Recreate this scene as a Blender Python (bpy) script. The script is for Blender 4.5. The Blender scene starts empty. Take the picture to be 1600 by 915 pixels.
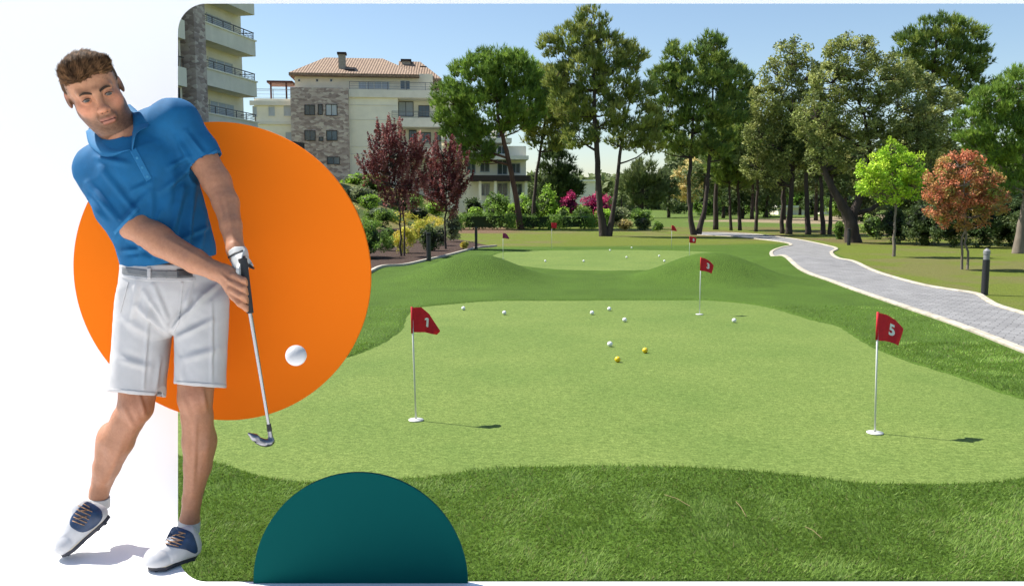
import bpy, bmesh, math, random
import numpy as np
from mathutils import Vector, Matrix
R = math.radians
scene = bpy.context.scene
COL = scene.collection
# ------------------------------------------------------------------ camera
CAMH, FPX, CX, CY, PIT = 1.6, 1300.0, 800.0, 457.5, R(6.0)
cam_d = bpy.data.cameras.new("camera"); cam = bpy.data.objects.new("camera", cam_d); COL.objects.link(cam)
cam_d.sensor_width = 36; cam_d.lens = 36 * FPX / 1600; cam_d.clip_start = 0.05; cam_d.clip_end = 5000
cam.location = (0, 0, CAMH); cam.rotation_euler = (R(90) - PIT, 0, 0)
scene.camera = cam
# ------------------------------------------------------------------ light
SUN_AZ = math.atan2(0.36, -0.93)          # direction towards the sun, from +x counter-clockwise
SUN_EL = R(54)
sd = Vector((math.cos(SUN_EL) * math.cos(SUN_AZ), math.cos(SUN_EL) * math.sin(SUN_AZ), math.sin(SUN_EL)))
world = bpy.data.worlds.new("World"); scene.world = world; world.use_nodes = True
wn = world.node_tree.nodes; wl = world.node_tree.links
sky = wn.new("ShaderNodeTexSky"); sky.sky_type = 'NISHITA'; sky.sun_disc = False
sky.sun_elevation = SUN_EL; sky.sun_rotation = math.atan2(sd.x, sd.y)
sky.air_density = 1.15; sky.dust_density = 0.7; sky.ozone_density = 2.6; sky.altitude = 200
wn["Background"].inputs[1].default_value = 0.085
wl.new(sky.outputs[0], wn["Background"].inputs[0])
sl = bpy.data.lights.new("sun", 'SUN'); sl.energy = 5.0; sl.angle = R(0.5); sl.color = (1, 0.955, 0.88)
so = bpy.data.objects.new("sun", sl); COL.objects.link(so)
so.rotation_euler = sd.to_track_quat('Z', 'Y').to_euler(); so.location = (-20, 10, 40)
scene.view_settings.view_transform = 'Standard'; scene.view_settings.look = 'None'
scene.view_settings.exposure = 0.88; scene.view_settings.gamma = 1; scene.view_settings.use_curve_mapping = False
scene.render.engine = 'CYCLES'
scene.cycles.use_denoising = True
scene.cycles.max_bounces = 8; scene.cycles.diffuse_bounces = 4; scene.cycles.transparent_max_bounces = 12
scene.cycles.sample_clamp_indirect = 4.0
scene.cycles.use_adaptive_sampling = True; scene.cycles.adaptive_threshold = 0.02

# ------------------------------------------------------------------ helpers
def ray(px, py):
    a, b = (px - CX) / FPX, -(py - CY) / FPX
    return Vector((a, math.cos(PIT) + b * math.sin(PIT), -math.sin(PIT) + b * math.cos(PIT)))
def gp(px, py, z=0.0):
    d = ray(px, py); t = (z - CAMH) / d.z
    return Vector((d.x * t, d.y * t, z))
def at(px, py, Y):
    d = ray(px, py); t = Y / d.y
    return Vector((d.x * t, Y, CAMH + d.z * t))
def toY(py, z=0.0): return gp(800, py, z).y

def mkmesh(name, V, F, smooth=False, cols=None, cname='Col'):
    me = bpy.data.meshes.new(name)
    V = np.asarray(V, dtype=np.float32).reshape(-1, 3)
    me.vertices.add(len(V)); me.vertices.foreach_set('co', V.ravel())
    if isinstance(F, np.ndarray):
        n, k = F.shape
        li = F.ravel().astype(np.int32); ls = (np.arange(n) * k).astype(np.int32); lt = np.full(n, k, np.int32)
    else:
        lt = np.array([len(f) for f in F], np.int32); ls = np.concatenate([[0], np.cumsum(lt)[:-1]]).astype(np.int32) if len(F) else np.zeros(0, np.int32)
        li = np.array([i for f in F for i in f], np.int32); n = len(F)
    me.loops.add(len(li)); me.loops.foreach_set('vertex_index', li)
    me.polygons.add(n); me.polygons.foreach_set('loop_start', ls); me.polygons.foreach_set('loop_total', lt)
    me.polygons.foreach_set('use_smooth', np.full(n, bool(smooth)))
    me.update(calc_edges=True)
    if cols is not None:
        a = me.color_attributes.new(cname, 'FLOAT_COLOR', 'POINT')
        c = np.ones((len(V), 4), np.float32); c[:, :3] = np.asarray(cols, np.float32)[:, :3]
        a.data.foreach_set('color', c.ravel())
    return me
def obj(name, me, mat=None, parent=None, world_verts=False):
    o = bpy.data.objects.new(name, me); COL.objects.link(o)
    if mat is not None:
        for m in (mat if isinstance(mat, (list, tuple)) else [mat]): me.materials.append(m)
    if parent is not None:
        o.parent = parent
        if world_verts:
            L = parent.location.copy(); q = parent.parent
            while q is not None: L += q.location; q = q.parent
            me.transform(Matrix.Translation(-L))
    return o
def tag(o, label=None, cat=None, group=None, kind=None):
    if label: o['label'] = label
    if cat: o['category'] = cat
    if group: o['group'] = group
    if kind: o['kind'] = kind
    return o
def empty(name, loc, label=None, cat=None, group=None, rz=0):
    o = bpy.data.objects.new(name, None); COL.objects.link(o); o.location = loc; o.rotation_euler = (0, 0, rz)
    o.empty_display_size = 0.1
    return tag(o, label, cat, group)
def copy_tree(o, parent=None):
    c = o.copy(); COL.objects.link(c); c.parent = parent
    for ch in list(o.children): copy_tree(ch, c)
    return c

class MB:
    """collects shapes into one mesh"""
    def __init__(s): s.v = []; s.f = []; s.m = []
    def add(s, V, F, mi=0):
        b = len(s.v); s.v += [tuple(p) for p in V]; s.f += [tuple(i + b for i in f) for f in F]; s.m += [mi] * len(F); return s
    def box(s, x0, x1, y0, y1, z0, z1, M=None, mi=0):
        V = [Vector((x, y, z)) for z in (z0, z1) for y in (y0, y1) for x in (x0, x1)]
        if M is not None: V = [M @ p for p in V]
        return s.add(V, [(0, 2, 3, 1), (4, 5, 7, 6), (0, 1, 5, 4), (2, 6, 7, 3), (0, 4, 6, 2), (1, 3, 7, 5)], mi)
    def tube(s, pts, rads, n=12, cap=True, mi=0, flat=1.0):
        pts = [Vector(p) for p in pts]
        if not hasattr(rads, '__len__'): rads = [rads] * len(pts)
        b = len(s.v); up = None
        for i, p in enumerate(pts):
            t = (pts[min(i + 1, len(pts) - 1)] - pts[max(i - 1, 0)]).normalized()
            if up is None: up = Vector((0, 0, 1)) if abs(t.z) < 0.9 else Vector((0, 1, 0))
            a = t.cross(up).normalized(); c = a.cross(t).normalized(); up = c
            for k in range(n):
                q = 2 * math.pi * k / n
                s.v.append(tuple(p + a * math.cos(q) * rads[i] + c * math.sin(q) * rads[i] * flat))
        for i in range(len(pts) - 1):
            for k in range(n):
                s.f.append((b + i * n + k, b + i * n + (k + 1) % n, b + (i + 1) * n + (k + 1) % n, b + (i + 1) * n + k)); s.m.append(mi)
        if cap:
            s.f.append(tuple(b + k for k in range(n))[::-1]); s.m.append(mi)
            s.f.append(tuple(b + (len(pts) - 1) * n + k for k in range(n))); s.m.append(mi)
        return s
    def prism(s, poly, z0, z1, M=None, mi=0):
        """poly: list of (x, y), extruded z0..z1"""
        n = len(poly); V = [Vector((x, y, z0)) for x, y in poly] + [Vector((x, y, z1)) for x, y in poly]
        if M is not None: V = [M @ p for p in V]
        F = [tuple(range(n))[::-1], tuple(range(n, 2 * n))] + [(i, (i + 1) % n, n + (i + 1) % n, n + i) for i in range(n)]
        return s.add(V, F, mi)
    def build(s, name, mat, parent=None, smooth=False, world_verts=False, bevel=0, smooth_angle=None):
        me = mkmesh(name, s.v, s.f, smooth)
        if any(s.m): me.polygons.foreach_set('material_index', s.m)
        bm = bmesh.new(); bm.from_mesh(me)
        bmesh.ops.recalc_face_normals(bm, faces=bm.faces)
        if bevel: bmesh.ops.bevel(bm, geom=[e for e in bm.edges if e.is_manifold and e.calc_face_angle(0) > 0.5], offset=bevel, segments=2, affect='EDGES', profile=0.5, clamp_overlap=True)
        bm.to_mesh(me); bm.free()
        if smooth_angle:
            me.polygons.foreach_set('use_smooth', np.ones(len(me.polygons), bool)); me.set_sharp_from_angle(angle=R(smooth_angle))
        return obj(name, me, mat, parent, world_verts)

# ------------------------------------------------------------------ materials
def new_mat(name):
    m = bpy.data.materials.new(name); m.use_nodes = True
    return m, m.node_tree.nodes, m.node_tree.links, m.node_tree.nodes['Principled BSDF']
def mat(name, col, rough=0.6, metal=0.0, var=0.0, vscale=8, bump=0.0, bscale=40, col2=None, spec=0.5, attr=None, trans=0.0, sheen=0.0, bdist=0.01, stretch=None, detail=6):
    """principled with noise-driven colour variation and bump, optionally times a colour attribute"""
    m, N, L, P = new_mat(name)
    P.inputs['Roughness'].default_value = rough; P.inputs['Metallic'].default_value = metal
    P.inputs['Specular IOR Level'].default_value = spec
    if sheen: P.inputs['Sheen Weight'].default_value = sheen
    tc = N.new('ShaderNodeTexCoord'); vec = tc.outputs['Object']
    if stretch:
        mp = N.new('ShaderNodeMapping'); mp.inputs['Scale'].default_value = stretch; L.new(vec, mp.inputs[0]); vec = mp.outputs[0]
    out = None
    if attr:
        a = N.new('ShaderNodeVertexColor'); a.layer_name = attr; out = a.outputs[0]
    if var > 0 or col2 is not None:
        t = N.new('ShaderNodeTexNoise'); t.inputs['Scale'].default_value = vscale; t.inputs['Detail'].default_value = detail; t.inputs['Roughness'].default_value = 0.62
        L.new(vec, t.inputs['Vector'])
        r = N.new('ShaderNodeValToRGB'); L.new(t.outputs[0], r.inputs[0])
        r.color_ramp.elements[0].position = 0.32; r.color_ramp.elements[1].position = 0.68
        base = col if not attr else (1, 1, 1)
        c2 = col2 if col2 is not None else tuple(min(1, c * (1 + var)) for c in base)
        c1 = base if col2 is not None else tuple(c * (1 - var) for c in base)
        r.color_ramp.elements[0].color = (*c1, 1); r.color_ramp.elements[1].color = (*c2, 1)
        if out is not None:
            x = N.new('ShaderNodeMix'); x.data_type = 'RGBA'; x.blend_type = 'MULTIPLY'; x.inputs[0].default_value = 1
            L.new(out, x.inputs[6]); L.new(r.outputs[0], x.inputs[7]); out = x.outputs[2]
        else: out = r.outputs[0]
    if out is not None: L.new(out, P.inputs['Base Color'])
    else: P.inputs['Base Color'].default_value = (*col, 1)
    if bump:
        t2 = N.new('ShaderNodeTexNoise'); t2.inputs['Scale'].default_value = bscale; t2.inputs['Detail'].default_value = 8
        L.new(vec, t2.inputs['Vector'])
        b = N.new('ShaderNodeBump'); b.inputs['Strength'].default_value = bump; b.inputs['Distance'].default_value = bdist
        L.new(t2.outputs[0], b.inputs['Height']); L.new(b.outputs[0], P.inputs['Normal'])
    if trans:
        tr = N.new('ShaderNodeBsdfTranslucent'); mx = N.new('ShaderNodeMixShader'); mx.inputs[0].default_value = trans
        if out is not None: L.new(out, tr.inputs[0])
        else: tr.inputs[0].default_value = (*col, 1)
        L.new(P.outputs[0], mx.inputs[1]); L.new(tr.outputs[0], mx.inputs[2])
        L.new(mx.outputs[0], N['Material Output'].inputs[0])
    return m
def srgb(r, g, b):
    f = lambda c: c / 12.92 if c <= 0.04045 else ((c + 0.055) / 1.055) ** 2.4
    return (f(r / 255), f(g / 255), f(b / 255))
rng = np.random.default_rng(7)
random.seed(7)
def sstep(t): t = np.clip(t, 0, 1); return t * t * (3 - 2 * t)
# ------------------------------------------------------------------ ground zones (outlines read off the lawn, laid on the ground plane)
def poly_sd(X, Y, poly):
    """signed distance (negative inside)"""
    P = np.array([(p.x, p.y) for p in poly]); d = np.full(X.shape, 1e9); ins = np.zeros(X.shape, bool)
    for i in range(len(P)):
        a, b = P[i], P[(i + 1) % len(P)]
        ex, ey = b - a; wx, wy = X - a[0], Y - a[1]
        t = np.clip((wx * ex + wy * ey) / (ex * ex + ey * ey + 1e-12), 0, 1)
        d = np.minimum(d, np.hypot(wx - ex * t, wy - ey * t))
        c = (a[1] > Y) != (b[1] > Y)
        with np.errstate(divide='ignore', invalid='ignore'):
            c &= X < (b[0] - a[0]) * (Y - a[1]) / (b[1] - a[1] + 1e-15) + a[0]
        ins ^= c
    return np.where(ins, -d, d)
def smooth_closed(pts, n=6):
    out = []; N_ = len(pts)
    for i in range(N_):
        p0, p1, p2, p3 = pts[i - 1], pts[i], pts[(i + 1) % N_], pts[(i + 2) % N_]
        for k in range(n):
            t = k / n
            out.append(0.5 * ((2 * p1) + (p2 - p0) * t + (2 * p0 - 5 * p1 + 4 * p2 - p3) * t * t + (3 * p1 - p0 - 3 * p2 + p3) * t ** 3))
    return out
def smooth_open(pts, n=8):
    out = []
    for i in range(len(pts) - 1):
        p0, p1, p2, p3 = pts[max(i - 1, 0)], pts[i], pts[i + 1], pts[min(i + 2, len(pts) - 1)]
        for k in range(n):
            t = k / n
            out.append(0.5 * ((2 * p1) + (p2 - p0) * t + (2 * p0 - 5 * p1 + 4 * p2 - p3) * t * t + (3 * p1 - p0 - 3 * p2 + p3) * t ** 3))
    out.append(pts[-1].copy()); return out
near_px = [(1700, 650), (1599, 624), (1560, 612), (1527, 599), (1478, 583), (1429, 568), (1380, 550), (1347, 533), (1327, 520), (1307, 509), (1271, 501),
           (1232, 489), (1193, 479), (1150, 473), (1090, 469), (1000, 469), (900, 470), (820, 470), (760, 471), (700, 476), (660, 480), (641, 487),
           (632, 500), (626, 515), (600, 535), (560, 553), (520, 565), (450, 590), (380, 600), (300, 622), (240, 650), (225, 685), (270, 712), (340, 726), (385, 742),
           (430, 752), (490, 757), (560, 755), (650, 750), (700, 745), (760, 737), (850, 733), (950, 731), (1050, 733), (1150, 738), (1250, 747),
           (1330, 757), (1400, 760), (1480, 760), (1550, 757), (1600, 750), (1720, 735), (1800, 700)]
G1 = smooth_closed([gp(*p) for p in near_px], 4)
far_px = [(768, 401), (790, 394), (850, 391.5), (950, 390.5), (1050, 391.5), (1108, 394), (1134, 398.5), (1122, 405), (1095, 414), (1050, 421), (960, 424), (870, 422),
          (815, 416), (780, 409)]
G2 = smooth_closed([gp(*p) for p in far_px], 4)
# paving: left and right edges from near to far
pathL_px = [(1900, 680), (1750, 614), (1600, 553), (1500, 513), (1400, 478), (1320, 450), (1262, 429), (1225, 413), (1207, 402), (1207, 394), (1222, 388), (1236, 384.5), (1228, 380.5), (1196, 376), (1150, 371), (1090, 368)]
pathR_px = [(1900, 590), (1750, 540), (1600, 494), (1558, 481), (1540, 471), (1524, 462), (1480, 455), (1437, 447), (1380, 431), (1335, 416), (1308, 405), (1299, 396), (1307, 390), (1290, 384.5), (1250, 376), (1215, 371), (1180, 367), (1130, 364.5), (1090, 364)]
PL = smooth_open([gp(*p) for p in pathL_px]); PR = smooth_open([gp(*p) for p in pathR_px])
PATH = PL + PR[::-1]
MULCH = [gp(*p) for p in [(200, 640), (420, 500), (580, 433), (620, 421), (665, 409), (700, 401), (745, 389), (775, 387), (740, 379), (690, 370), (640, 366), (590, 374), (520, 396), (400, 452), (180, 560)]]
def bump_(X, Y, cx, cy, sx, sy, h, rot=0.0, p=2.0):
    c, s = math.cos(rot), math.sin(rot); dx, dy = X - cx, Y - cy
    u, v = (c * dx + s * dy) / sx, (-s * dx + c * dy) / sy
    return h * np.exp(-((u * u + v * v) ** (p / 2)))
def Hbase(X, Y):
    X = np.asarray(X, float); Y = np.asarray(Y, float)
    h = bump_(X, Y, -0.80, 17.7, 1.20, 1.10, 0.54, p=2.2)
    h = h + bump_(X, Y, 4.25, 17.7, 1.25, 1.15, 0.57, p=2.2)
    h = h + bump_(X, Y, 7.6, 22.5, 1.6, 1.8, 0.20) + bump_(X, Y, -3.4, 19.5, 1.6, 1.6, 0.12)
    # planted bank climbing towards the buildings on the left
    h = h + 3.3 * sstep((-X - 4.2 + 0.02 * (Y - 25)) / 10) * sstep((Y - 17) / 26) * (1 - sstep((Y - 150) / 100))
    h = h + 0.4 * sstep((Y - 70) / 60) + 1.0 * sstep((Y - 130) / 120) + 6 * sstep((Y - 300) / 500)
    h = h + 0.22 * bump_(X, Y, 22, 78, 14, 12, 1) + 0.35 * bump_(X, Y, 40, 95, 14, 8, 1)
    return h
LIP = 0.028
def Hgr(X, Y):
    sh = np.shape(X); x = np.ravel(X); y = np.ravel(Y)
    h = Hbase(x, y)
    m = (y < 32) & (y > 2)
    if m.any():
        d = np.minimum(poly_sd(x[m], y[m], G1), poly_sd(x[m], y[m], G2))
        h[m] += LIP * sstep((d + 0.03) / 0.06)
        h[~m] += LIP
    else: h = h + LIP
    return h.reshape(sh)
def gz(x, y): return float(Hgr(np.array([x]), np.array([y]))[0])
def on(px, py):
    """point of the real terrain under a pixel"""
    d = ray(px, py); t = 1.0
    prev = None
    Ys = np.concatenate([np.arange(2, 60, 0.1), np.arange(60, 400, 1.0)])
    T = Ys / d.y; Z = CAMH + d.z * T; Hh = Hbase(d.x * T, Ys) + LIP
    k = np.argmax(Z < Hh)
    if not (Z < Hh).any(): k = len(Ys) - 1
    return Vector((d.x * T[k], Ys[k], Hh[k]))
def axis(segs):
    out = [segs[0][0]]
    for a, b, s0, s1 in segs:
        x = a
        n = max(1, int(round((b - a) / ((s0 + s1) / 2))))
        w = np.linspace(s0, s1, n); c = np.cumsum(w); c = a + c * (b - a) / c[-1]; out += list(c)
    return np.array(out)
xs = axis([(-900, -60, 60, 4), (-60, -16, 4, .3), (-16, -6.5, .22, .09), (-6.5, 8, .05, .05), (8, 18, .09, .22), (18, 60, .3, 4), (60, 900, 4, 60)])
ys = axis([(-40, 2, 4, .2), (2, 10, .05, .05), (10, 16, .05, .08), (16, 32, .08, .12), (32, 62, .15, .5), (62, 160, .6, 3), (160, 1500, 6, 80)])
GX, GY = np.meshgrid(xs, ys)
GH = Hgr(GX, GY)
def grid_faces(nx, ny):
    i = np.arange(nx * ny).reshape(ny, nx)
    return np.stack([i[:-1, :-1], i[:-1, 1:], i[1:, 1:], i[1:, :-1]], -1).reshape(-1, 4)
def vnoise(X, Y, s, seed=0):
    """cheap smooth value noise"""
    r = np.random.default_rng(seed); T = r.random((256, 256))
    u, v = X / s, Y / s; iu, iv = np.floor(u).astype(int), np.floor(v).astype(int); fu, fv = u - iu, v - iv
    fu = fu * fu * (3 - 2 * fu); fv = fv * fv * (3 - 2 * fv)
    g = lambda a, b: T[a % 256, b % 256]
    return (g(iu, iv) * (1 - fu) * (1 - fv) + g(iu + 1, iv) * fu * (1 - fv) + g(iu, iv + 1) * (1 - fu) * fv + g(iu + 1, iv + 1) * fu * fv)
def fbm(X, Y, s, seed=0, o=4):
    t = 0; a = 1; n = 0
    for k in range(o): t = t + a * vnoise(X, Y, s / 2 ** k, seed + k); n += a; a *= 0.55
    return t / n
C_FRINGE = np.array([0.086, 0.160, 0.020]); C_DRY = np.array([0.160, 0.200, 0.028]); C_TAN = np.array([0.20, 0.125, 0.075]); C_MULCH = np.array([0.085, 0.055, 0.043])
C_FIELD = np.array([0.12, 0.18, 0.032]); C_SAND = np.array([0.34, 0.27, 0.17])
def lerp(a, b, t): return a + (b - a) * t[..., None]
PATH_S = [p for p in PATH]
def zone_cols(X, Y):
    n = fbm(X, Y, 1.6, 3); n2 = fbm(X, Y, 5.0, 9)
    c = np.broadcast_to(C_FRINGE, X.shape + (3,)).copy(); c *= (.78 + .44 * fbm(X, Y, .55, 51, 5) + .10 * fbm(X, Y * .5, 2.2, 57))[..., None] * .96
    yb = 31.0 + 0.25 * (X - 2) + 1.2 * (n2 - .5)               # back of the fringe turf
    right = sstep((poly_sd(X, Y, [gp(*p) for p in [(1300, 396), (1340, 418), (1437, 447), (1540, 471), (1600, 494), (1900, 590), (3000, 700), (3000, 360), (1250, 374), (1310, 389)]]) * -1) / 0.15)
    back = np.maximum(sstep((Y - yb) / 2.0), right)
    dry = C_DRY * 1.0
    c = lerp(c, dry, back)
    patch = sstep((n - 0.47) / 0.14) * sstep((n2 - .38) / .2) * back
    c = lerp(c, C_TAN * 1.0 + 0.03, patch * 0.34)
    tan = sstep((Y - 46 - 3 * (n2 - .5) * 2) / 2.5) * (1 - sstep((Y - 62) / 6)) * np.where(X < 2, 1.0, 0.0) * sstep((2 - X) / 3)
    c = lerp(c, C_TAN, tan)
    # leaf litter under the trees on the right
    tanr = sstep((X - 8 - 0 * Y) / 2) * sstep((Y - (31.5 + 1.5 * (n2 - .5) * 4) - np.clip(16 - X, 0, 8)) / 2.5) * (1 - sstep((Y - 60) / 12))
    c = lerp(c, C_TAN * 0.85, .55 * tanr * sstep((n - .38) / .2))
    fld = sstep((Y - 58) / 5) * (X > -12)
    c = lerp(c, C_FIELD, fld)
    sand = sstep((poly_sd(X, Y, [Vector(v) for v in [(14, 74), (24, 66), (44, 70), (62, 84), (60, 110), (40, 100), (26, 84)]]) * -1 + 4 * (n2 - .5)) / 1.5)
    c = lerp(c, C_SAND, sand)
    bank = sstep((-X - 4.6 + 0.04 * (Y - 25)) / 1.0) * sstep((Y - 12) / 3)
    bc = lerp(np.broadcast_to(np.array([.24, .21, .075]), X.shape + (3,)), np.array([.10, .15, .035]), sstep((n - .45) / .2))
    c = lerp(c, bc, bank * sstep((Y - 33) / 4))
    m = (Y < 60) & (Y > 3)
    d = np.full(X.shape, 9.0); d[m] = poly_sd(X[m], Y[m], MULCH)
    c = lerp(c, C_MULCH, sstep(-d / 0.06))
    return c
GC = zone_cols(GX, GY)
m_ground = mat("lawn_and_soil", (1, 1, 1), rough=0.9, attr='Col', var=0.5, vscale=34, bump=1.0, bscale=40, bdist=0.04, spec=0.15, detail=9)
# far away the small noise averages out
gme = mkmesh("ground", np.stack([GX, GY, GH], -1).reshape(-1, 3), grid_faces(len(xs), len(ys)), True, GC.reshape(-1, 3))
ground = tag(obj("ground", gme, m_ground), kind='structure')

# ------------------------------------------------------------------ the two greens: sheets a few mm above the bared ground, inside the raised lip
def green_mat():
    m, N, L, P = new_mat("putting_turf"); P.inputs['Roughness'].default_value = .85; P.inputs['Specular IOR Level'].default_value = .2
    tc = N.new('ShaderNodeTexCoord')
    def noise(s, d=5, st=None):
        t = N.new('ShaderNodeTexNoise'); t.inputs['Scale'].default_value = s; t.inputs['Detail'].default_value = d; t.inputs['Roughness'].default_value = .7
        if st:
            mp = N.new('ShaderNodeMapping'); mp.inputs['Scale'].default_value = st; mp.inputs['Rotation'].default_value = (0, 0, .4); L.new(tc.outputs['Object'], mp.inputs[0]); L.new(mp.outputs[0], t.inputs['Vector'])
        else: L.new(tc.outputs['Object'], t.inputs['Vector'])
        return t
    def ramp(t, p0, c0, p1, c1):
        r = N.new('ShaderNodeValToRGB'); L.new(t.outputs[0], r.inputs[0]); e = r.color_ramp.elements
        e[0].position = p0; e[0].color = (*c0, 1); e[1].position = p1; e[1].color = (*c1, 1); return r
    def mul(a, b):
        x = N.new('ShaderNodeMix'); x.data_type = 'RGBA'; x.blend_type = 'MULTIPLY'; x.inputs[0].default_value = 1; L.new(a, x.inputs[6]); L.new(b, x.inputs[7]); return x.outputs[2]
    big = ramp(noise(0.55, 5), .34, (.112, .172, .034), .66, (.150, .205, .046))
    fine = ramp(noise(85, 8), .40, (.60, .64, .53), .60, (1.26, 1.23, 1.32))
    mid = ramp(noise(16, 8, (1.0, 1.8, 1)), .36, (.72, .77, .66), .64, (1.2, 1.17, 1.24))
    L.new(mul(mul(big.outputs[0], mid.outputs[0]), fine.outputs[0]), P.inputs['Base Color'])
    b = N.new('ShaderNodeBump'); b.inputs['Strength'].default_value = .5; b.inputs['Distance'].default_value = .006
    L.new(noise(160, 4).outputs[0], b.inputs['Height']); L.new(b.outputs[0], P.inputs['Normal'])
    return m
m_green = green_mat()
def sheet(name, poly, step, zf, matr, grow=0.0):
    """triangulated fill of a ground outline, following height function zf"""
    P = [(p.x, p.y) for p in poly]
    bm = bmesh.new(); vs = [bm.verts.new((x, y, 0)) for x, y in P]
    bm.faces.new(vs); bmesh.ops.triangulate(bm, faces=bm.faces[:])
    for _ in range(5):
        es = [e for e in bm.edges if e.calc_length() > step]
        if not es: break
        bmesh.ops.subdivide_edges(bm, edges=es, cuts=1); bmesh.ops.triangulate(bm, faces=[f for f in bm.faces if len(f.verts) > 3])
    X = np.array([v.co.x for v in bm.verts]); Y = np.array([v.co.y for v in bm.verts]); Z = zf(X, Y)
    for v, z in zip(bm.verts, Z): v.co.z = z
    bmesh.ops.recalc_face_normals(bm, faces=bm.faces[:])
    if sum(f.normal.z for f in bm.faces) < 0: bmesh.ops.reverse_faces(bm, faces=bm.faces[:])
    me = bpy.data.meshes.new(name); bm.to_mesh(me); bm.free(); me.polygons.foreach_set('use_smooth', np.ones(len(me.polygons), bool))
    return obj(name, me, matr)
def gridsheet(name, poly, dx, x0, x1, y0, y1, zf, matr):
    X, Y = np.meshgrid(np.arange(x0, x1, dx), np.arange(y0, y1, dx)); F = grid_faces(X.shape[1], X.shape[0])
    d = poly_sd(X, Y, poly).ravel(); keep = (d[F] < 0.10).all(1)
    used = np.unique(F[keep]); mp = -np.ones(X.size, int); mp[used] = np.arange(len(used))
    V = np.stack([X, Y, zf(X, Y)], -1).reshape(-1, 3)[used]
    return obj(name, mkmesh(name, V, mp[F[keep]], True), matr)
tag(gridsheet("putting_green", G1, .06, -5, 8.5, 4, 14, lambda X, Y: Hbase(X, Y) + 0.006, m_green), kind='structure')
tag(gridsheet("far_putting_green", G2, .09, -2.5, 9.5, 18, 31.5, lambda X, Y: Hbase(X, Y) + 0.006, m_green), kind='structure')

# ------------------------------------------------------------------ paved path and its pale kerbs
def path_mat():
    m, N, L, P = new_mat("grey_paving"); P.inputs['Roughness'].default_value = .8
    tc = N.new('ShaderNodeTexCoord')
    mp = N.new('ShaderNodeMapping'); mp.inputs['Rotation'].default_value = (0, 0, R(38)); L.new(tc.outputs['Object'], mp.inputs[0])
    nz = N.new('ShaderNodeTexNoise'); nz.inputs['Scale'].default_value = 3; L.new(mp.outputs[0], nz.inputs['Vector'])
    mx = N.new('ShaderNodeMix'); mx.data_type = 'VECTOR'; mx.inputs[0].default_value = .06; L.new(mp.outputs[0], mx.inputs[4]); L.new(nz.outputs[1], mx.inputs[5])
    br = N.new('ShaderNodeTexBrick'); L.new(mx.outputs[1], br.inputs['Vector']); br.inputs['Scale'].default_value = 4.5
    br.inputs['Color1'].default_value = (.196, .193, .192, 1); br.inputs['Color2'].default_value = (.25, .246, .244, 1); br.inputs['Mortar'].default_value = (.12, .118, .116, 1)
    br.inputs['Mortar Size'].default_value = .035; br.inputs['Mortar Smooth'].default_value = .6; br.inputs['Brick Width'].default_value = .9; br.inputs['Row Height'].default_value = .45
    t = N.new('ShaderNodeTexNoise'); t.inputs['Scale'].default_value = 2.2; t.inputs['Detail'].default_value = 8; L.new(tc.outputs['Object'], t.inputs['Vector'])
    r = N.new('ShaderNodeValToRGB'); L.new(t.outputs[0], r.inputs[0]); r.color_ramp.elements[0].position = .3; r.color_ramp.elements[0].color = (.82, .82, .82, 1); r.color_ramp.elements[1].position = .7; r.color_ramp.elements[1].color = (1.12, 1.12, 1.12, 1)
    x = N.new('ShaderNodeMix'); x.data_type = 'RGBA'; x.blend_type = 'MULTIPLY'; x.inputs[0].default_value = 1; L.new(br.outputs[0], x.inputs[6]); L.new(r.outputs[0], x.inputs[7]); L.new(x.outputs[2], P.inputs['Base Color'])
    b = N.new('ShaderNodeBump'); b.inputs['Strength'].default_value = .6; b.inputs['Distance'].default_value = .02; L.new(br.outputs[1], b.inputs['Height']); b.invert = True; L.new(b.outputs[0], P.inputs['Normal'])
    return m
PZ = lambda X, Y: Hbase(X, Y) + LIP + 0.012
tag(sheet("paved_path", PATH, .8, PZ, path_mat()), kind='structure')
m_kerb = mat("pale_kerb_stone", (.40, .36, .285), rough=.85, var=.3, vscale=5, bump=.3, bscale=30)
def kerb(name, line, w, h, matr, kind='structure', gap=True):
    b = MB(); n = len(line); pts = []
    for i, p in enumerate(line):
        t = (line[min(i + 1, n - 1)] - line[max(i - 1, 0)]); t.z = 0; t.normalize(); s = Vector((-t.y, t.x, 0))
        z = gz(p.x, p.y)
        pts.append([(p.x + s.x * o * w, p.y + s.y * o * w, z + dz) for o, dz in ((-.5, -.05), (-.5, h * .7), (-.38, h), (.38, h), (.5, h * .7), (.5, -.05))])
    V = [q for r_ in pts for q in r_]; F = []
    for i in range(n - 1):
        for k in range(5): F.append((i * 6 + k, i * 6 + k + 1, i * 6 + 7 + k, i * 6 + 6 + k))
    F += [tuple(range(6)), tuple(range((n - 1) * 6, n * 6))[::-1]]
    b.add(V, F); return tag(b.build(name, matr), kind=kind)
kerb("path_kerb", PL, .11, .035, m_kerb); kerb("path_kerb", PR, .11, .035, m_kerb)
ML = smooth_open([gp(*p) for p in [(200, 640), (420, 500), (580, 433), (620, 421), (665, 409), (700, 401), (745, 389), (775, 386)]])
kerb("bed_kerb", ML, .10, .055, mat("bed_kerb_stone", (.42, .38, .31), rough=.9, var=.2, vscale=7, bump=.3))
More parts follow.
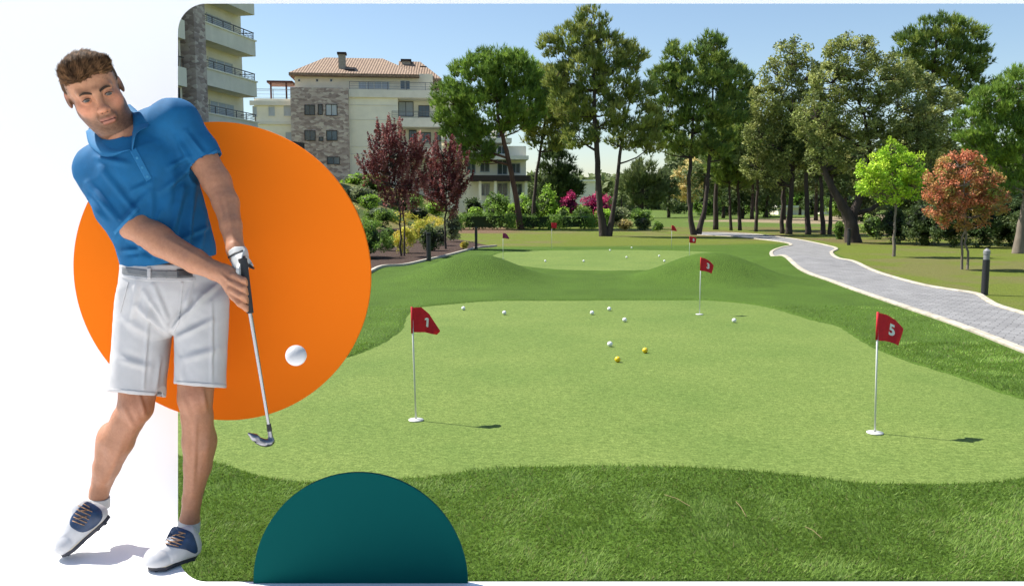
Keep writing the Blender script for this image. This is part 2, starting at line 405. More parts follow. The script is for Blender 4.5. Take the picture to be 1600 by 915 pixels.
# small apron of kerb stone round the bollard by the path
# ------------------------------------------------------------------ white stage, leaning white wall with a round-cornered opening, coloured discs
m_white = mat("matt_white_paint", (.92, .92, .915), rough=.55, spec=.2)
SZ = 0.39                                    # stage height
WY, LEAN = 3.08, R(22)                       # wall foot; the wall leans back, so the low sun grazes it
def onwall(px, py):
    d = ray(px, py); n = Vector((0, -math.cos(LEAN), math.sin(LEAN))); p0 = Vector((0, WY, SZ))
    t = (p0 - Vector((0, 0, CAMH))).dot(n) / d.dot(n); q = Vector((0, 0, CAMH)) + d * t
    return q.x, (q.z - SZ) / math.cos(LEAN)   # x along the wall, distance up its slope
yj = CY + FPX * 0  # pixel row of the wall foot
lo, hi = 700.0, 900.0
for _ in range(40):
    mid = (lo + hi) / 2
    if gp(278, mid, SZ).y > WY: lo = mid
    else: hi = mid
EDGE = [gp(278, y, SZ) for y in np.linspace(lo, 862, 5)] + [gp(322 - 44 * math.cos(a), 862 + 46 * math.sin(a), SZ) for a in np.linspace(.15, math.pi / 2, 9)]
sp = [(-9, WY + .1), (EDGE[0].x * (WY + .1) / WY - .02, WY + .1)] + [(p.x, p.y) for p in EDGE] + [(EDGE[-1].x + 8, EDGE[-1].y), (EDGE[-1].x + 8, -6), (-9, -6)]
stg = MB().prism(sp, SZ - .02, SZ)
stg.prism([(-9, WY - .2), (EDGE[0].x - .35, WY - .2), (EDGE[0].x - .1, EDGE[-1].y - .5), (EDGE[-1].x + 8, EDGE[-1].y - .5), (EDGE[-1].x + 8, -6), (-9, -6)], .03, SZ - .02)
tag(stg.build("stage_floor", m_white), kind='structure')
edge_px = [(278, y) for y in np.linspace(lo, 60, 8)] + [(322 - 44 * math.cos(a), 50 - 44 * math.sin(a)) for a in np.linspace(.1, math.pi / 2, 12)]
ed = [onwall(*p) for p in edge_px]; vt = ed[-1][1]
def outline(s):
    n = len(ed); out = [(-9, -0.02), (ed[0][0] - s, -.02)]
    for i, (x, v) in enumerate(ed):
        a = ed[max(i - 1, 0)]; b = ed[min(i + 1, n - 1)]; t = Vector((b[0] - a[0], b[1] - a[1])).normalized()
        out.append((x - t.y * s, v + t.x * s))
    return out + [(5.4 + s, vt + s), (5.4 + s, -.36), (5.8, -.36), (5.8, vt + .08), (-9, vt + .08)]
def wp(x, v, t):
    return (x, WY + v * math.sin(LEAN) + t * math.cos(LEAN), SZ + v * math.cos(LEAN) - t * math.sin(LEAN))
O1, O2 = outline(0), outline(.09); n_ = len(O1)
V = [wp(x, v, .0) for x, v in O1] + [wp(x, v, .06) for x, v in O2]
F = [tuple(range(n_)), tuple(range(n_, 2 * n_))[::-1]] + [(i, (i + 1) % n_, n_ + (i + 1) % n_, n_ + i) for i in range(n_)]
M_ = Matrix(((1, 0, 0, 0), (0, 0, 1, 0), (0, 1, 0, 0), (0, 0, 0, 1)))
wall = tag(MB().add(V, F).build("white_wall", m_white), "white wall with a round-cornered opening onto the golf course, behind the golfer", "wall")
m_or = mat("orange_paint", (.88, .182, .009), rough=.8, spec=.05)
m_te = mat("dark_teal_paint", (.0018, .070, .066), rough=.8, spec=.05)
DY = 3.05
c0 = at(347, 427.5, DY); rad = (at(347, 195, DY) - at(347, 660, DY)).length / 2
radx = (at(115, 427.5, DY) - at(579, 427.5, DY)).length / 2
d = empty("orange_disc", (c0.x, DY, SZ), "large flat orange disc fixed in front of the white wall behind the golfer", "disc")
poly = [(radx * math.cos(a), rad * math.sin(a)) for a in np.linspace(0, 2 * math.pi, 145)[:-1]]
MB().prism([(x, z + c0.z - SZ) for x, z in poly], 0, .02, M_).build("panel", m_or, d)
for px, py in ((170, 360), (170, 500), (240, 300), (240, 560)):
    p = at(px, py, DY + .02); v_ = (p.z - SZ) / math.cos(LEAN); q = Vector((p.x, WY + (p.z - SZ) * math.tan(LEAN) + .02, p.z))
    MB().tube([p - Vector((c0.x, DY, SZ)), q - Vector((c0.x, DY, SZ))], .012, 12).build("bracket", m_white, d)
E0 = EDGE[-1].y - .012
a0, a1 = at(396, 908, E0), at(731, 908, E0); cc = (a0 + a1) / 2; rr = (a1 - a0).length / 2; rh = at(563, 738, E0).z - SZ
d2 = empty("teal_half_disc", (cc.x, E0, SZ), "dark teal half disc standing upright at the stage edge over the grass", "panel")
MB().prism([(rr * math.cos(a), rh * math.sin(a)) for a in np.linspace(0, math.pi, 97)], 0, .011, M_).build("panel", m_te, d2)
# ------------------------------------------------------------------ vegetation
def leaf_mat(name, trans=.25, rough=.6):
    m, N, L, P = new_mat(name); P.inputs['Roughness'].default_value = rough; P.inputs['Specular IOR Level'].default_value = .3
    a = N.new('ShaderNodeVertexColor'); a.layer_name = 'Col'; L.new(a.outputs[0], P.inputs['Base Color'])
    tr = N.new('ShaderNodeBsdfTranslucent'); mx = N.new('ShaderNodeMixShader'); mx.inputs[0].default_value = trans
    L.new(a.outputs[0], tr.inputs[0]); L.new(P.outputs[0], mx.inputs[1]); L.new(tr.outputs[0], mx.inputs[2]); L.new(mx.outputs[0], N['Material Output'].inputs[0])
    return m
m_leaf = leaf_mat("foliage", .3); m_needle = leaf_mat("needles", .32, .6)
m_bark = mat("bark", (.055, .040, .032), rough=.95, var=.4, vscale=5, bump=.8, bscale=14, bdist=.04, stretch=(1, 1, .25))
m_bark_red = mat("red_brown_bark", (.12, .065, .045), rough=.95, var=.4, vscale=5, bump=.8, bscale=14, bdist=.04, stretch=(1, 1, .25))
m_bark_pale = mat("pale_bark", (.19, .155, .12), rough=.9, var=.3, vscale=6, bump=.5, bscale=20, stretch=(1, 1, .3))
def unit(v): return v / (np.linalg.norm(v, axis=-1, keepdims=True) + 1e-9)
def rdir(n, r): return unit(r.normal(size=(n, 3)))
def needles(pos, dirs, L, w, K, r, spread=.5):
    """K thin pointed blades round each direction -> verts, faces"""
    n = len(pos); p = np.repeat(pos, K, 0); d = unit(np.repeat(dirs, K, 0) + r.normal(size=(n * K, 3)) * spread)
    s = unit(np.cross(d, rdir(n * K, r))); l = (L * r.uniform(.7, 1.25, n * K))[:, None]; ww = w * r.uniform(.7, 1.3, n * K)[:, None]
    V = np.stack([p - s * ww * .5, p + s * ww * .5, p + d * l], 1).reshape(-1, 3)
    return V, np.arange(n * K * 3).reshape(-1, 3)
def leafquads(pos, size, r, up=.3, asp=.6):
    n = len(pos); nrm = unit(rdir(n, r) + np.array([0, 0, up])); t = unit(np.cross(nrm, rdir(n, r))); b = np.cross(nrm, t)
    s = (size * r.uniform(.6, 1.3, n))[:, None]
    V = np.stack([pos - t * s, pos - b * s * asp * .8 + t * s * .1, pos + t * s, pos + b * s * asp * .8 + nrm * s * .15], 1).reshape(-1, 3)
    return V, np.arange(n * 4).reshape(-1, 4)
def puffs_in(crown, density, r, shell, pr):
    """centres of foliage clumps inside a union of ellipsoids [(c, (rx, ry, rz))]"""
    out = []
    for c, rad in crown:
        n = max(3, int(density * rad[0] * rad[2] / pr ** 2))
        d = rdir(n, r); q = r.uniform(shell, 1.0, n) ** .6
        out.append(np.array(c) + d * np.array(rad) * q[:, None])
    return np.concatenate(out)
def limb(mb, a, b, r0, r1, r, n=5, sag=.15):
    a, b = Vector(a), Vector(b); L = (b - a).length; pts = []
    k = 4
    for i in range(k + 1):
        t = i / k; p = a.lerp(b, t); p += Vector((r.normal() * .05 * L, r.normal() * .05 * L, -sag * L * math.sin(math.pi * t) * .6)) if 0 < i < k else Vector((0, 0, 0)); pts.append(p)
    mb.tube(pts, [r0 + (r1 - r0) * i / k for i in range(k + 1)], n)
PAL = dict(
    pine=[(.070, .108, .026), (.125, .158, .040), (.034, .062, .020)],
    pine_bright=[(.075, .125, .025), (.11, .165, .035), (.045, .08, .02)],
    pine_olive=[(.100, .126, .036), (.052, .080, .026), (.15, .165, .055)],
    oak=[(.090, .112, .036), (.050, .066, .024), (.145, .160, .062)],
    lime=[(.15, .23, .020), (.09, .17, .018), (.21, .28, .035)],
    rust=[(.19, .070, .042), (.14, .11, .04), (.25, .11, .072), (.10, .12, .032)],
    plum=[(.055, .014, .018), (.095, .028, .030), (.16, .07, .075)],
    green=[(.060, .11, .022), (.095, .15, .03), (.04, .07, .02)],
    dark=[(.022, .038, .014), (.032, .05, .018), (.045, .065, .022)],
    yellow=[(.20, .20, .035), (.14, .17, .03), (.26, .22, .05)],
    grey=[(.10, .12, .07), (.14, .16, .09), (.07, .09, .05)],
    straw=[(.22, .19, .09), (.17, .16, .07), (.28, .23, .12)],
    magenta=[(.17, .012, .07), (.24, .03, .11), (.10, .008, .04)],
    bright=[(.12, .20, .03), (.16, .25, .04), (.08, .14, .025)],
    distant=[(.055, .075, .032), (.075, .095, .04), (.04, .055, .025)])
def crown_cols(nv_per, pal, puff_id, npuff, r, vary=.25):
    P = np.array(pal) * 2.7 * np.array([1.06, 1.0, .82]); pc = P[r.integers(0, len(P), npuff)] * r.uniform(1 - vary, 1 + vary, (npuff, 1)) ; 
    m = r.random((npuff, 1)) * .6; pc = pc * (1 - m) + P[0] * m
    c = pc[puff_id] * r.uniform(.75, 1.25, (len(puff_id), 1))
    return np.repeat(c, nv_per, 0)
def foliage(style, tips, centre, r, size=1.0, count=1.0, pal='pine', puffr=.55, flat=.75, kpx=.03):
    n = len(tips)
    if style == 'pine':
        k = max(3, int(13 * count)); pid = np.repeat(np.arange(n), k)
        off = rdir(n * k, r) * (r.random((n * k, 1)) ** .45) * puffr * np.array([1, 1, flat])
        pos = tips[pid] + off
        out = unit(tips - centre)
        d = unit(off / puffr * .55 + out[pid] * .35 + np.array([0, 0, .95]))
        K = 7; V, F = needles(pos, d, 8.5 * size * kpx, 1.5 * size * kpx, K, r, .36); cols = crown_cols(3 * K, PAL[pal], pid, n, r)
    elif style == 'spike':      # upright shoots clothed in leaves
        k = max(3, int(60 * count)); pid = np.repeat(np.arange(n), k)
        out = unit(tips - centre); ax = unit(out * .45 + np.array([0, 0, 1.0]) + r.normal(size=(n, 3)) * .12)
        t = r.uniform(-1, 1, (n * k, 1)); pos = tips[pid] + ax[pid] * t * puffr * 1.5 + rdir(n * k, r) * puffr * .33 * (1.15 - t * .7) * r.random((n * k, 1)) ** .5
        V, F = leafquads(pos, 1.9 * size * kpx, r, .2, .6); cols = crown_cols(4, PAL[pal], pid, n, r, .3)
    else:
        k = max(4, int(42 * count)); pid = np.repeat(np.arange(n), k)
        off = rdir(n * k, r) * (r.random((n * k, 1)) ** .4) * puffr * np.array([1, 1, flat])
        V, F = leafquads(tips[pid] + off, 2.3 * size * kpx, r, .5, .65); cols = crown_cols(4, PAL[pal], pid, n, r)
    return V, F, cols
def tree(name, label, stems, crown, style='pine', pal='pine', bark=None, seed=1, density=4.4, size=1.0, count=1.0, puffr=9.0, flat=.8, group=None, cat='tree', limbs=True, base=None, shell=.55, dY=0, flare=1.35, depth=.85):
    """stems: list of [(px, py, radius_m), ...] from the ground up; crown: [(px, py, rx_px, ry_px[, dY])] read off the picture, built at the real distance"""
    r = np.random.default_rng(seed)
    b = base or on(stems[0][0][0], stems[0][0][1]); Y = b.y + dY
    if dY: b = Vector((b.x * Y / b.y, Y, gz(b.x * Y / b.y, Y)))
    k = Y / FPX
    root = empty(name, b, label, cat, group)
    mb = MB(); trunkpts = []
    for si, st in enumerate(stems):
        pts = []; rad = []
        dy = (si - (len(stems) - 1) / 2) * .5
        for i, (px, py, rr) in enumerate(st):
            p = at(px, py, Y + dy * (i / max(1, len(st) - 1))); 
            if i == 0: p.z = b.z - .15
            pts.append(p); rad.append(rr * .52 * (flare if i == 0 else 1))
        P_ = smooth_open(pts, 4); Rr = np.interp(np.linspace(0, len(rad) - 1, len(P_)), range(len(rad)), rad)
        P_ = [p + Vector((r.normal(), r.normal(), 0)) * .02 * min(1, i) for i, p in enumerate(P_)]
        mb.tube(P_, list(Rr), 9); trunkpts += [(p, q) for p, q in zip(P_, Rr)]
    C = [(tuple(at(px, py, Y + (a[0] * k if a else 0))), (rx * k, min((rx + ry) / 2, rx * 1.2) * k * depth, ry * k)) for px, py, rx, ry, *a in crown]
    puffr = puffr * k; tips = puffs_in(C, density, r, shell, puffr)
    cen = np.mean([np.array(c[0]) for c in C], 0)
    if limbs:
        TP = np.array([tuple(p) for p, q in trunkpts]); TR = [q for p, q in trunkpts]
        # main limbs to ellipsoid centres
        nodes = [TP]; nr = list(TR)
        for c, rad in C:
            c = np.array(c); h = TP[:, 2] - (c[2] - .55 * np.hypot(TP[:, 0] - c[0], TP[:, 1] - c[1])); dd = np.linalg.norm(TP - c, axis=1) + 2 * np.abs(h)
            j = int(np.argmin(dd)); r0 = min(TR[j] * .6, .16)
            limb(mb, TP[j], c, r0, r0 * .35, r, 6); ts = np.linspace(.2, 1, 6)[:, None]; nodes.append(TP[j] * (1 - ts) + c * ts); nr += list(r0 * (1 - .65 * ts[:, 0]))
        ND = np.concatenate(nodes); low = tips[:, None, 2] - ND[None, :, 2]
        D = np.linalg.norm(tips[:, None] - ND[None], axis=2) + np.where(low < 0, 3 * np.abs(low), 0); J = D.argmin(1)
        for i in range(0, len(tips), 1 if len(tips) < 220 else 2):
            r0 = min(nr[J[i]] * .5, .05); limb(mb, ND[J[i]], tips[i], max(r0, .018), .008, r, 4, .1)
    mb.build('trunk', bark or m_bark, root, smooth=True, world_verts=True)
    V, F, cols = foliage(style, tips, cen, r, size, count, pal, puffr, flat, k)
    obj('crown', mkmesh('crown', V, F, False, cols), m_needle if style == 'pine' else m_leaf, root, world_verts=True)
    return root
def bush(name, label, px0, px1, py0, py1, pal='green', seed=1, size=1.0, count=1.0, group=None, cat='shrub', n=None, style='leaf', Y=None, box=False, core=True, depth=None, puff=None):
    """shrub filling a pixel box whose lower edge stands on the ground"""
    r = np.random.default_rng(seed); b = on((px0 + px1) / 2, py1)
    if Y: b = at((px0 + px1) / 2, py1, Y); b.z = gz(b.x, b.y)
    if b.y > 62 and px0 > 720 and not Y: b = at((px0 + px1) / 2, py1, 62.5); b.z = gz(b.x, b.y)
    k = b.y / FPX; w = (px1 - px0) * k / 2; h = max(.2, (at(800, py0, b.y).z - b.z)); dp = depth or min(w, max(h, .5)) * .9
    pr = min(7.5 * k, h * .32, w * .5)
    n = int(max(8, 2.6 * (w * h / 2 * (1 + dp / max(w, .1)) * .8) / pr ** 2))
    if box:
        q = r.uniform(-1, 1, (n * 2, 3)); ax = r.integers(0, 3, n * 2); s = np.sign(r.normal(size=n * 2)); q[np.arange(n * 2), ax] = s * r.uniform(.85, 1.06, n * 2); q = q[(q[:, 2] > -.99)]
    else:
        q = rdir(n, r) * (r.uniform(.35, 1, (n, 1)) ** .5)
        q *= (1 + .30 * (fbm(q[:, 0] * 1.0 + 5, q[:, 2] * 1.0 + 5, .8, seed) - .5) * 2)[:, None] * np.where(q[:, 2:3] < 0, 1.12, 1.0)
    c = np.array([b.x, b.y + dp * .5, b.z + h / 2 - pr * .1]); tips = c + q * np.array([max(w - pr * .8, .05), max(dp - pr * .8, .05), max(h / 2 - pr * .55, .04)])
    V, F, cols = foliage(style, tips, c, r, .8 * size, 1.3 * count, pal, pr, .85, k)
    o = obj(name, None, None) if False else None
    me = mkmesh(name, V, F, False, cols)
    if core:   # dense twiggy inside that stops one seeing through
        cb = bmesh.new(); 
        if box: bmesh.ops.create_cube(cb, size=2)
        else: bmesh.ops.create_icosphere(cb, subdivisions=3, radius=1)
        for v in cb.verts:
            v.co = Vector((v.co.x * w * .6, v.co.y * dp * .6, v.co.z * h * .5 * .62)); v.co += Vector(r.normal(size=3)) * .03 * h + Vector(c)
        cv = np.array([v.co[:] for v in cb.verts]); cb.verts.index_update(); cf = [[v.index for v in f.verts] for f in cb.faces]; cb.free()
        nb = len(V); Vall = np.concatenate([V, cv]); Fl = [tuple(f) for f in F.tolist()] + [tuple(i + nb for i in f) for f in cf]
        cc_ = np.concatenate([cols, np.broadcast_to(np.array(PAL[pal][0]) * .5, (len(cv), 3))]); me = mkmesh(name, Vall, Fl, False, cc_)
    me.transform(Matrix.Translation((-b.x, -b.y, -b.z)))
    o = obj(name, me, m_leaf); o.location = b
    return tag(o, label, cat, group)

TG = "tall trees beyond the greens"
# umbrella pine on the left, leaning trunk
tree("umbrella_pine", "broad umbrella pine with leaning red-brown trunk beside the hedge, left of the tall pine",
     [[(814, 358, .42), (808, 320, .36), (799, 270, .33), (789, 225, .28), (778, 180, .18), (775, 140, .08)]],
     [(745, 125, 48, 38), (800, 118, 42, 36), (708, 165, 34, 40), (760, 175, 55, 38), (815, 165, 38, 40), (722, 205, 30, 34), (780, 100, 40, 20), (745, 235, 28, 22), (840, 145, 22, 30)],
     pal='pine_bright', bark=m_bark_red, seed=11, group=TG, flat=.9)
tree("slim_pine", "slim pine with a dark trunk between the umbrella pine and the tallest pine",
     [[(831, 358, .26), (836, 300, .22), (842, 250, .19), (850, 200, .15), (856, 150, .08)]],
     [(855, 130, 30, 26), (872, 165, 30, 30), (845, 190, 28, 26), (890, 190, 24, 22), (865, 220, 24, 14), (835, 215, 14, 14)],
     pal='pine_olive', seed=12, group=TG, dY=2)
tree("tall_pine", "tallest pine with two dark trunks, rising from the lawn behind the far green",
     [[(944, 369, .40), (938, 330, .32), (934, 270, .28), (930, 200, .24), (928, 120, .15), (925, 30, .05)],
      [(950, 369, .30), (958, 330, .22), (966, 270, .18), (972, 215, .14), (985, 150, .05)]],
     [(925, 40, 26, 24), (890, 62, 22, 24), (858, 72, 12, 20), (945, 85, 34, 34), (985, 90, 16, 22), (912, 115, 38, 32), (965, 135, 34, 30), (1000, 150, 24, 20), (890, 165, 34, 30),
      (945, 180, 36, 26), (1010, 190, 26, 26), (905, 215, 28, 18), (980, 215, 28, 22), (1020, 225, 16, 18), (1002, 82, 10, 12), (870, 120, 20, 20)],
     pal='pine_olive', seed=13, group=TG, depth=.75)
tree("forked_pine", "pine with two curving dark trunks from one foot, right of the tallest pine",
     [[(1086, 367, .27), (1078, 335, .24), (1077, 290, .20), (1080, 230, .17), (1085, 150, .07)], [(1090, 367, .27), (1100, 330, .23), (1106, 280, .2), (1110, 220, .16), (1115, 120, .06)]],
     [(1060, 95, 22, 26), (1110, 80, 26, 26), (1040, 125, 24, 24), (1080, 130, 34, 30), (1130, 120, 26, 30), (1045, 175, 30, 28), (1095, 180, 36, 30), (1140, 175, 26, 30), (1035, 215, 20, 20), (1080, 225, 30, 20), (1125, 225, 26, 22)],
     pal='pine', seed=14, group=TG)
tree("straight_pine", "pine with one straight dark trunk just right of the forked pine",
     [[(1118, 361, .28), (1119, 300, .24), (1121, 240, .2), (1124, 160, .1)]], [(1120, 100, 26, 20), (1150, 130, 24, 28), (1165, 170, 24, 30), (1130, 190, 34, 30), (1160, 215, 26, 26), (1125, 240, 30, 20)],
     pal='pine', seed=15, group=TG, dY=3)
for i, (bx, by, tx, tp, rr) in enumerate([(1143, 360, 1136, 235, .16), (1156, 360, 1150, 240, .2), (1181, 362, 1186, 230, .18), (1222, 365, 1224, 200, .2), (1262, 366, 1258, 210, .26), (1286, 366, 1280, 220, .22), (1296, 366, 1302, 230, .18)]):
    w_ = [26, 22, 26, 26, 30, 26, 26][i]
    tree("woodland_pine", ["thin dark trunk nearest the forked pine, leaning left", "dark trunk right beside the thinnest leaning one, short crown", "single trunk standing apart above the path bend, crown low",
                           "straight dark trunk beyond the path bend, left of the big oak", "sturdy dark trunk seen over the path, second left of the big oak", "left trunk of the close pair beside the big oak", "right trunk of the close pair beside the big oak, leaning right"][i],
         [[(bx, by, rr), ((bx * 2 + tx) / 3, 320, rr * .9), ((bx + tx * 2) / 3, 275, rr * .8), (tx, tp, rr * .5)]],
         [(tx, tp - 10, w_, 30), (tx - w_ * .5, tp + 25, w_ * .7, 24), (tx + w_ * .6, tp + 30, w_ * .7, 22)], pal=['pine', 'pine', 'dark', 'pine', 'dark', 'oak', 'dark'][i], seed=30 + i, group=TG)
# evergreen oaks
tree("evergreen_oak", "big evergreen oak with thick leaning forked trunk beside the paved path",
     [[(1334, 379, .55), (1328, 345, .48), (1312, 315, .34), (1296, 285, .26), (1280, 250, .14)], [(1334, 379, .5), (1332, 345, .42), (1345, 300, .28), (1360, 250, .2), (1350, 180, .1)]],
     [(1330, 90, 44, 34), (1300, 130, 36, 36), (1375, 125, 42, 40), (1275, 185, 36, 40), (1335, 180, 46, 42), (1400, 175, 44, 44), (1290, 240, 34, 34), (1350, 240, 44, 36), (1415, 235, 44, 40), (1450, 200, 30, 40), (1380, 285, 40, 26), (1440, 280, 30, 26), (1310, 75, 20, 14), (1352, 68, 16, 12)],
     style='leaf', pal='oak', bark=m_bark, seed=41, group=TG, cat='tree')
tree("evergreen_oak", "evergreen oak crown between the straight pine and the biggest oak, ragged top",
     [[(1232, 366, .30), (1235, 320, .26), (1238, 260, .22), (1238, 180, .14)]],
     [(1238, 85, 32, 24), (1215, 120, 26, 26), (1255, 125, 32, 34), (1200, 165, 30, 34), (1245, 180, 38, 40), (1190, 215, 26, 34), (1225, 235, 36, 34), (1262, 230, 28, 34), (1180, 260, 22, 20), (1215, 275, 30, 20)],
     style='leaf', pal='oak', seed=42, group=TG)
tree("evergreen_oak", "evergreen oak behind the lime green tree, dark low crown",
     [[(1448, 372, .36), (1445, 330, .3), (1440, 270, .24), (1430, 190, .1)]],
     [(1400, 110, 32, 26), (1425, 145, 40, 34), (1470, 170, 34, 34), (1430, 215, 44, 40), (1480, 225, 36, 40), (1465, 285, 40, 34), (1505, 265, 26, 34), (1400, 280, 34, 30), (1500, 310, 30, 24)],
     style='leaf', pal='oak', seed=43, group=TG, dY=3)
tree("distant_pine", "tall pine rising behind the oaks at upper right",
     [[(1462, 366, .4), (1460, 300, .36), (1456, 200, .3), (1458, 120, .2), (1465, 50, .08)]],
     [(1468, 45, 38, 18), (1425, 70, 24, 22), (1510, 62, 28, 22), (1460, 85, 40, 26), (1525, 95, 20, 22), (1495, 110, 34, 24), (1440, 120, 26, 22), (1500, 148, 26, 14), (1540, 135, 16, 12)],
     pal='pine', seed=44, group=TG, dY=8)
tree("edge_pine", "bright green pine cut by the right edge, pale leaning trunk",
     [[(1590, 396, .28), (1597, 350, .24), (1606, 300, .2), (1618, 230, .14), (1620, 150, .06)]],
     [(1600, 140, 42, 36), (1550, 165, 34, 32), (1520, 200, 30, 30), (1570, 215, 44, 34), (1640, 190, 50, 60), (1540, 240, 30, 20), (1600, 255, 40, 26), (1660, 250, 40, 40), (1580, 290, 26, 14)],
     pal='pine_bright', bark=m_bark_pale, seed=45, group=TG)
# small lawn trees
tree("lime_tree", "small tree with a bright lime green crown on the lawn right of the path",
     [[(1397, 401, .085), (1398, 360, .07), (1399, 320, .06), (1396, 270, .035), (1392, 235, .015)]],
     [(1392, 240, 16, 22), (1365, 262, 26, 24), (1420, 262, 26, 24), (1390, 275, 40, 30), (1360, 290, 20, 18), (1425, 292, 20, 18), (1395, 305, 26, 14)],
     style='leaf', pal='lime', bark=m_bark_pale, seed=51, group="small trees on the lawn right of the path")
tree("rust_tree", "small tree with a coppery red crown and two thin pale trunks",
     [[(1503, 421, .055), (1504, 380, .045), (1507, 340, .04), (1506, 290, .02)], [(1511, 421, .05), (1511, 380, .045), (1509, 340, .035), (1520, 290, .02)]],
     [(1500, 262, 34, 26), (1470, 290, 26, 28), (1535, 285, 30, 28), (1505, 300, 50, 34), (1465, 320, 20, 22), (1550, 315, 24, 26), (1505, 338, 40, 20)],
     style='leaf', pal='rust', bark=m_bark_pale, seed=52, group="small trees on the lawn right of the path")
PG = "purple plum trees in the bark bed"
tree("plum_tree", "larger purple-leaved plum tree left, two thin stems in the bark bed",
     [[(626, 400, .06), (626, 360, .05), (622, 320, .045), (612, 260, .03), (600, 215, .01)], [(631, 401, .045), (632, 360, .04), (630, 320, .035), (640, 270, .02), (640, 230, .01)]],
     [(612, 235, 38, 42), (642, 264, 32, 36), (586, 262, 26, 32), (625, 300, 36, 26), (603, 205, 16, 22), (654, 238, 18, 28)],
     style='spike', pal='plum', seed=61, group=PG, shell=.2)
tree("plum_tree", "smaller purple-leaved plum tree right, single stem in the bark bed",
     [[(697, 389, .07), (696, 350, .06), (697, 310, .05), (695, 260, .02)]],
     [(693, 245, 28, 32), (717, 270, 22, 34), (673, 275, 26, 30), (697, 295, 34, 28), (700, 320, 20, 14)],
     style='spike', pal='plum', seed=62, group=PG, shell=.2)
# mid-distance and distance
tree("dark_conifer", "small dark conifer between the slim pine and the tallest pine",
     [[(872, 330, .3), (872, 260, .2), (872, 210, .05)]], [(872, 225, 14, 18), (870, 255, 26, 20), (858, 280, 22, 18), (888, 282, 24, 20), (872, 300, 32, 18)], pal='dark', seed=71, base=Vector((4.2, 75, gz(4.2, 75))))
tree("stone_pine", "rounded far pine seen low between the tallest pine and the forked pine",
     [[(1002, 330, .4), (1004, 300, .3), (1004, 270, .15)]], [(1004, 272, 30, 20), (985, 290, 18, 18), (1022, 290, 18, 22), (1008, 305, 26, 18)], pal='distant', seed=72, base=Vector((14.5, 92, gz(14.5, 92))))
DG = "small far trees on the fairway edge"
for i, (px, py0, py1, rx, pal, Y, lab) in enumerate([
        (1045, 262, 330, 14, 'distant', 95, "narrow far tree just right of the rounded far pine"),
        (1080, 250, 332, 26, 'straw', 100, "pale olive far tree behind the forked pine"),
        (1130, 255, 335, 24, 'distant', 88, "grey-green far tree behind the thin trunks"),
        (1160, 270, 336, 20, 'dark', 84, "low dark far tree left of the lone trunk"),
        (1198, 262, 336, 26, 'distant', 90, "far tree filling the gap over the path bend"),
        (1250, 260, 334, 26, 'green', 105, "green far tree behind the low stone wall"),
        (1300, 262, 334, 26, 'distant', 100, "far tree showing beneath the oak limbs"),
        (1110, 285, 334, 18, 'green', 110, "low green far tree behind the straight trunk"),
        (1350, 280, 345, 24, 'distant', 75, "far tree right behind the oak trunk"),
        (970, 295, 330, 26, 'distant', 140, "low far trees' nearest crown left of the rounded far pine"),
        (1175, 235, 338, 30, 'distant', 80, "taller far tree between the lone trunk and the close trunks"),
        (1225, 240, 338, 30, 'dark', 78, "dark far tree behind the straight trunk by the path bend"),
        (1275, 235, 338, 30, 'distant', 76, "far tree behind the sturdy dark trunk"),
        (1320, 240, 340, 30, 'dark', 72, "dark far tree behind the oak's left limb"),
        (1400, 230, 345, 34, 'dark', 62, "dark far tree behind the lime green tree"),
        (1460, 240, 345, 34, 'dark', 60, "dark far tree between the two small lawn trees"),
        (1530, 240, 345, 36, 'distant', 62, "far tree behind the coppery tree"),
        (1600, 230, 345, 40, 'distant', 64, "far tree behind the pale leaning trunk"),
        (1100, 240, 336, 24, 'distant', 82, "far tree between the stems of the forked pine"),
        (830, 285, 330, 26, 'distant', 120, "far tree behind the round clipped bushes")]):
    p = at(px, 330, Y); p.z = gz(p.x, p.y)
    tree("far_tree", lab, [[(px, py1, .3), (px + 1, (py0 + py1) / 2, .2), (px, py0 + 12, .08)]], [(px, py0 + 18, rx * .85, 20), (px - rx * .6, py0 + 34, rx * .7, 20), (px + rx * .6, py0 + 34, rx * .7, 20), (px, py0 + 48, rx * 1.15, 18)], style='leaf', pal=pal, seed=80 + i, base=p, group=DG, limbs=False)
def far_wood():
    r = np.random.default_rng(5); n = 7000; px = r.uniform(760, 3000, n); Y = r.uniform(170, 230, n)
    x = (px - 800) / 1300 * Y; h = (10 + 6 * fbm(x, Y, 22, 4)) * np.where(px < 1050, .42, 1); z = Hgr(x, Y)
    tips = np.stack([x, Y, z + h * r.random(n) ** .7], -1); V, F, c = foliage('leaf', tips, np.array([0, 200, -20.]), r, 2.4, .6, 'distant', 2.6, .9, .15)
    tag(obj("distant_woods", mkmesh("distant_woods", V, F, False, c), m_leaf), "far belt of woodland along the horizon", "woods", kind='stuff')
far_wood()
HG = "shrubs on the planted bank"
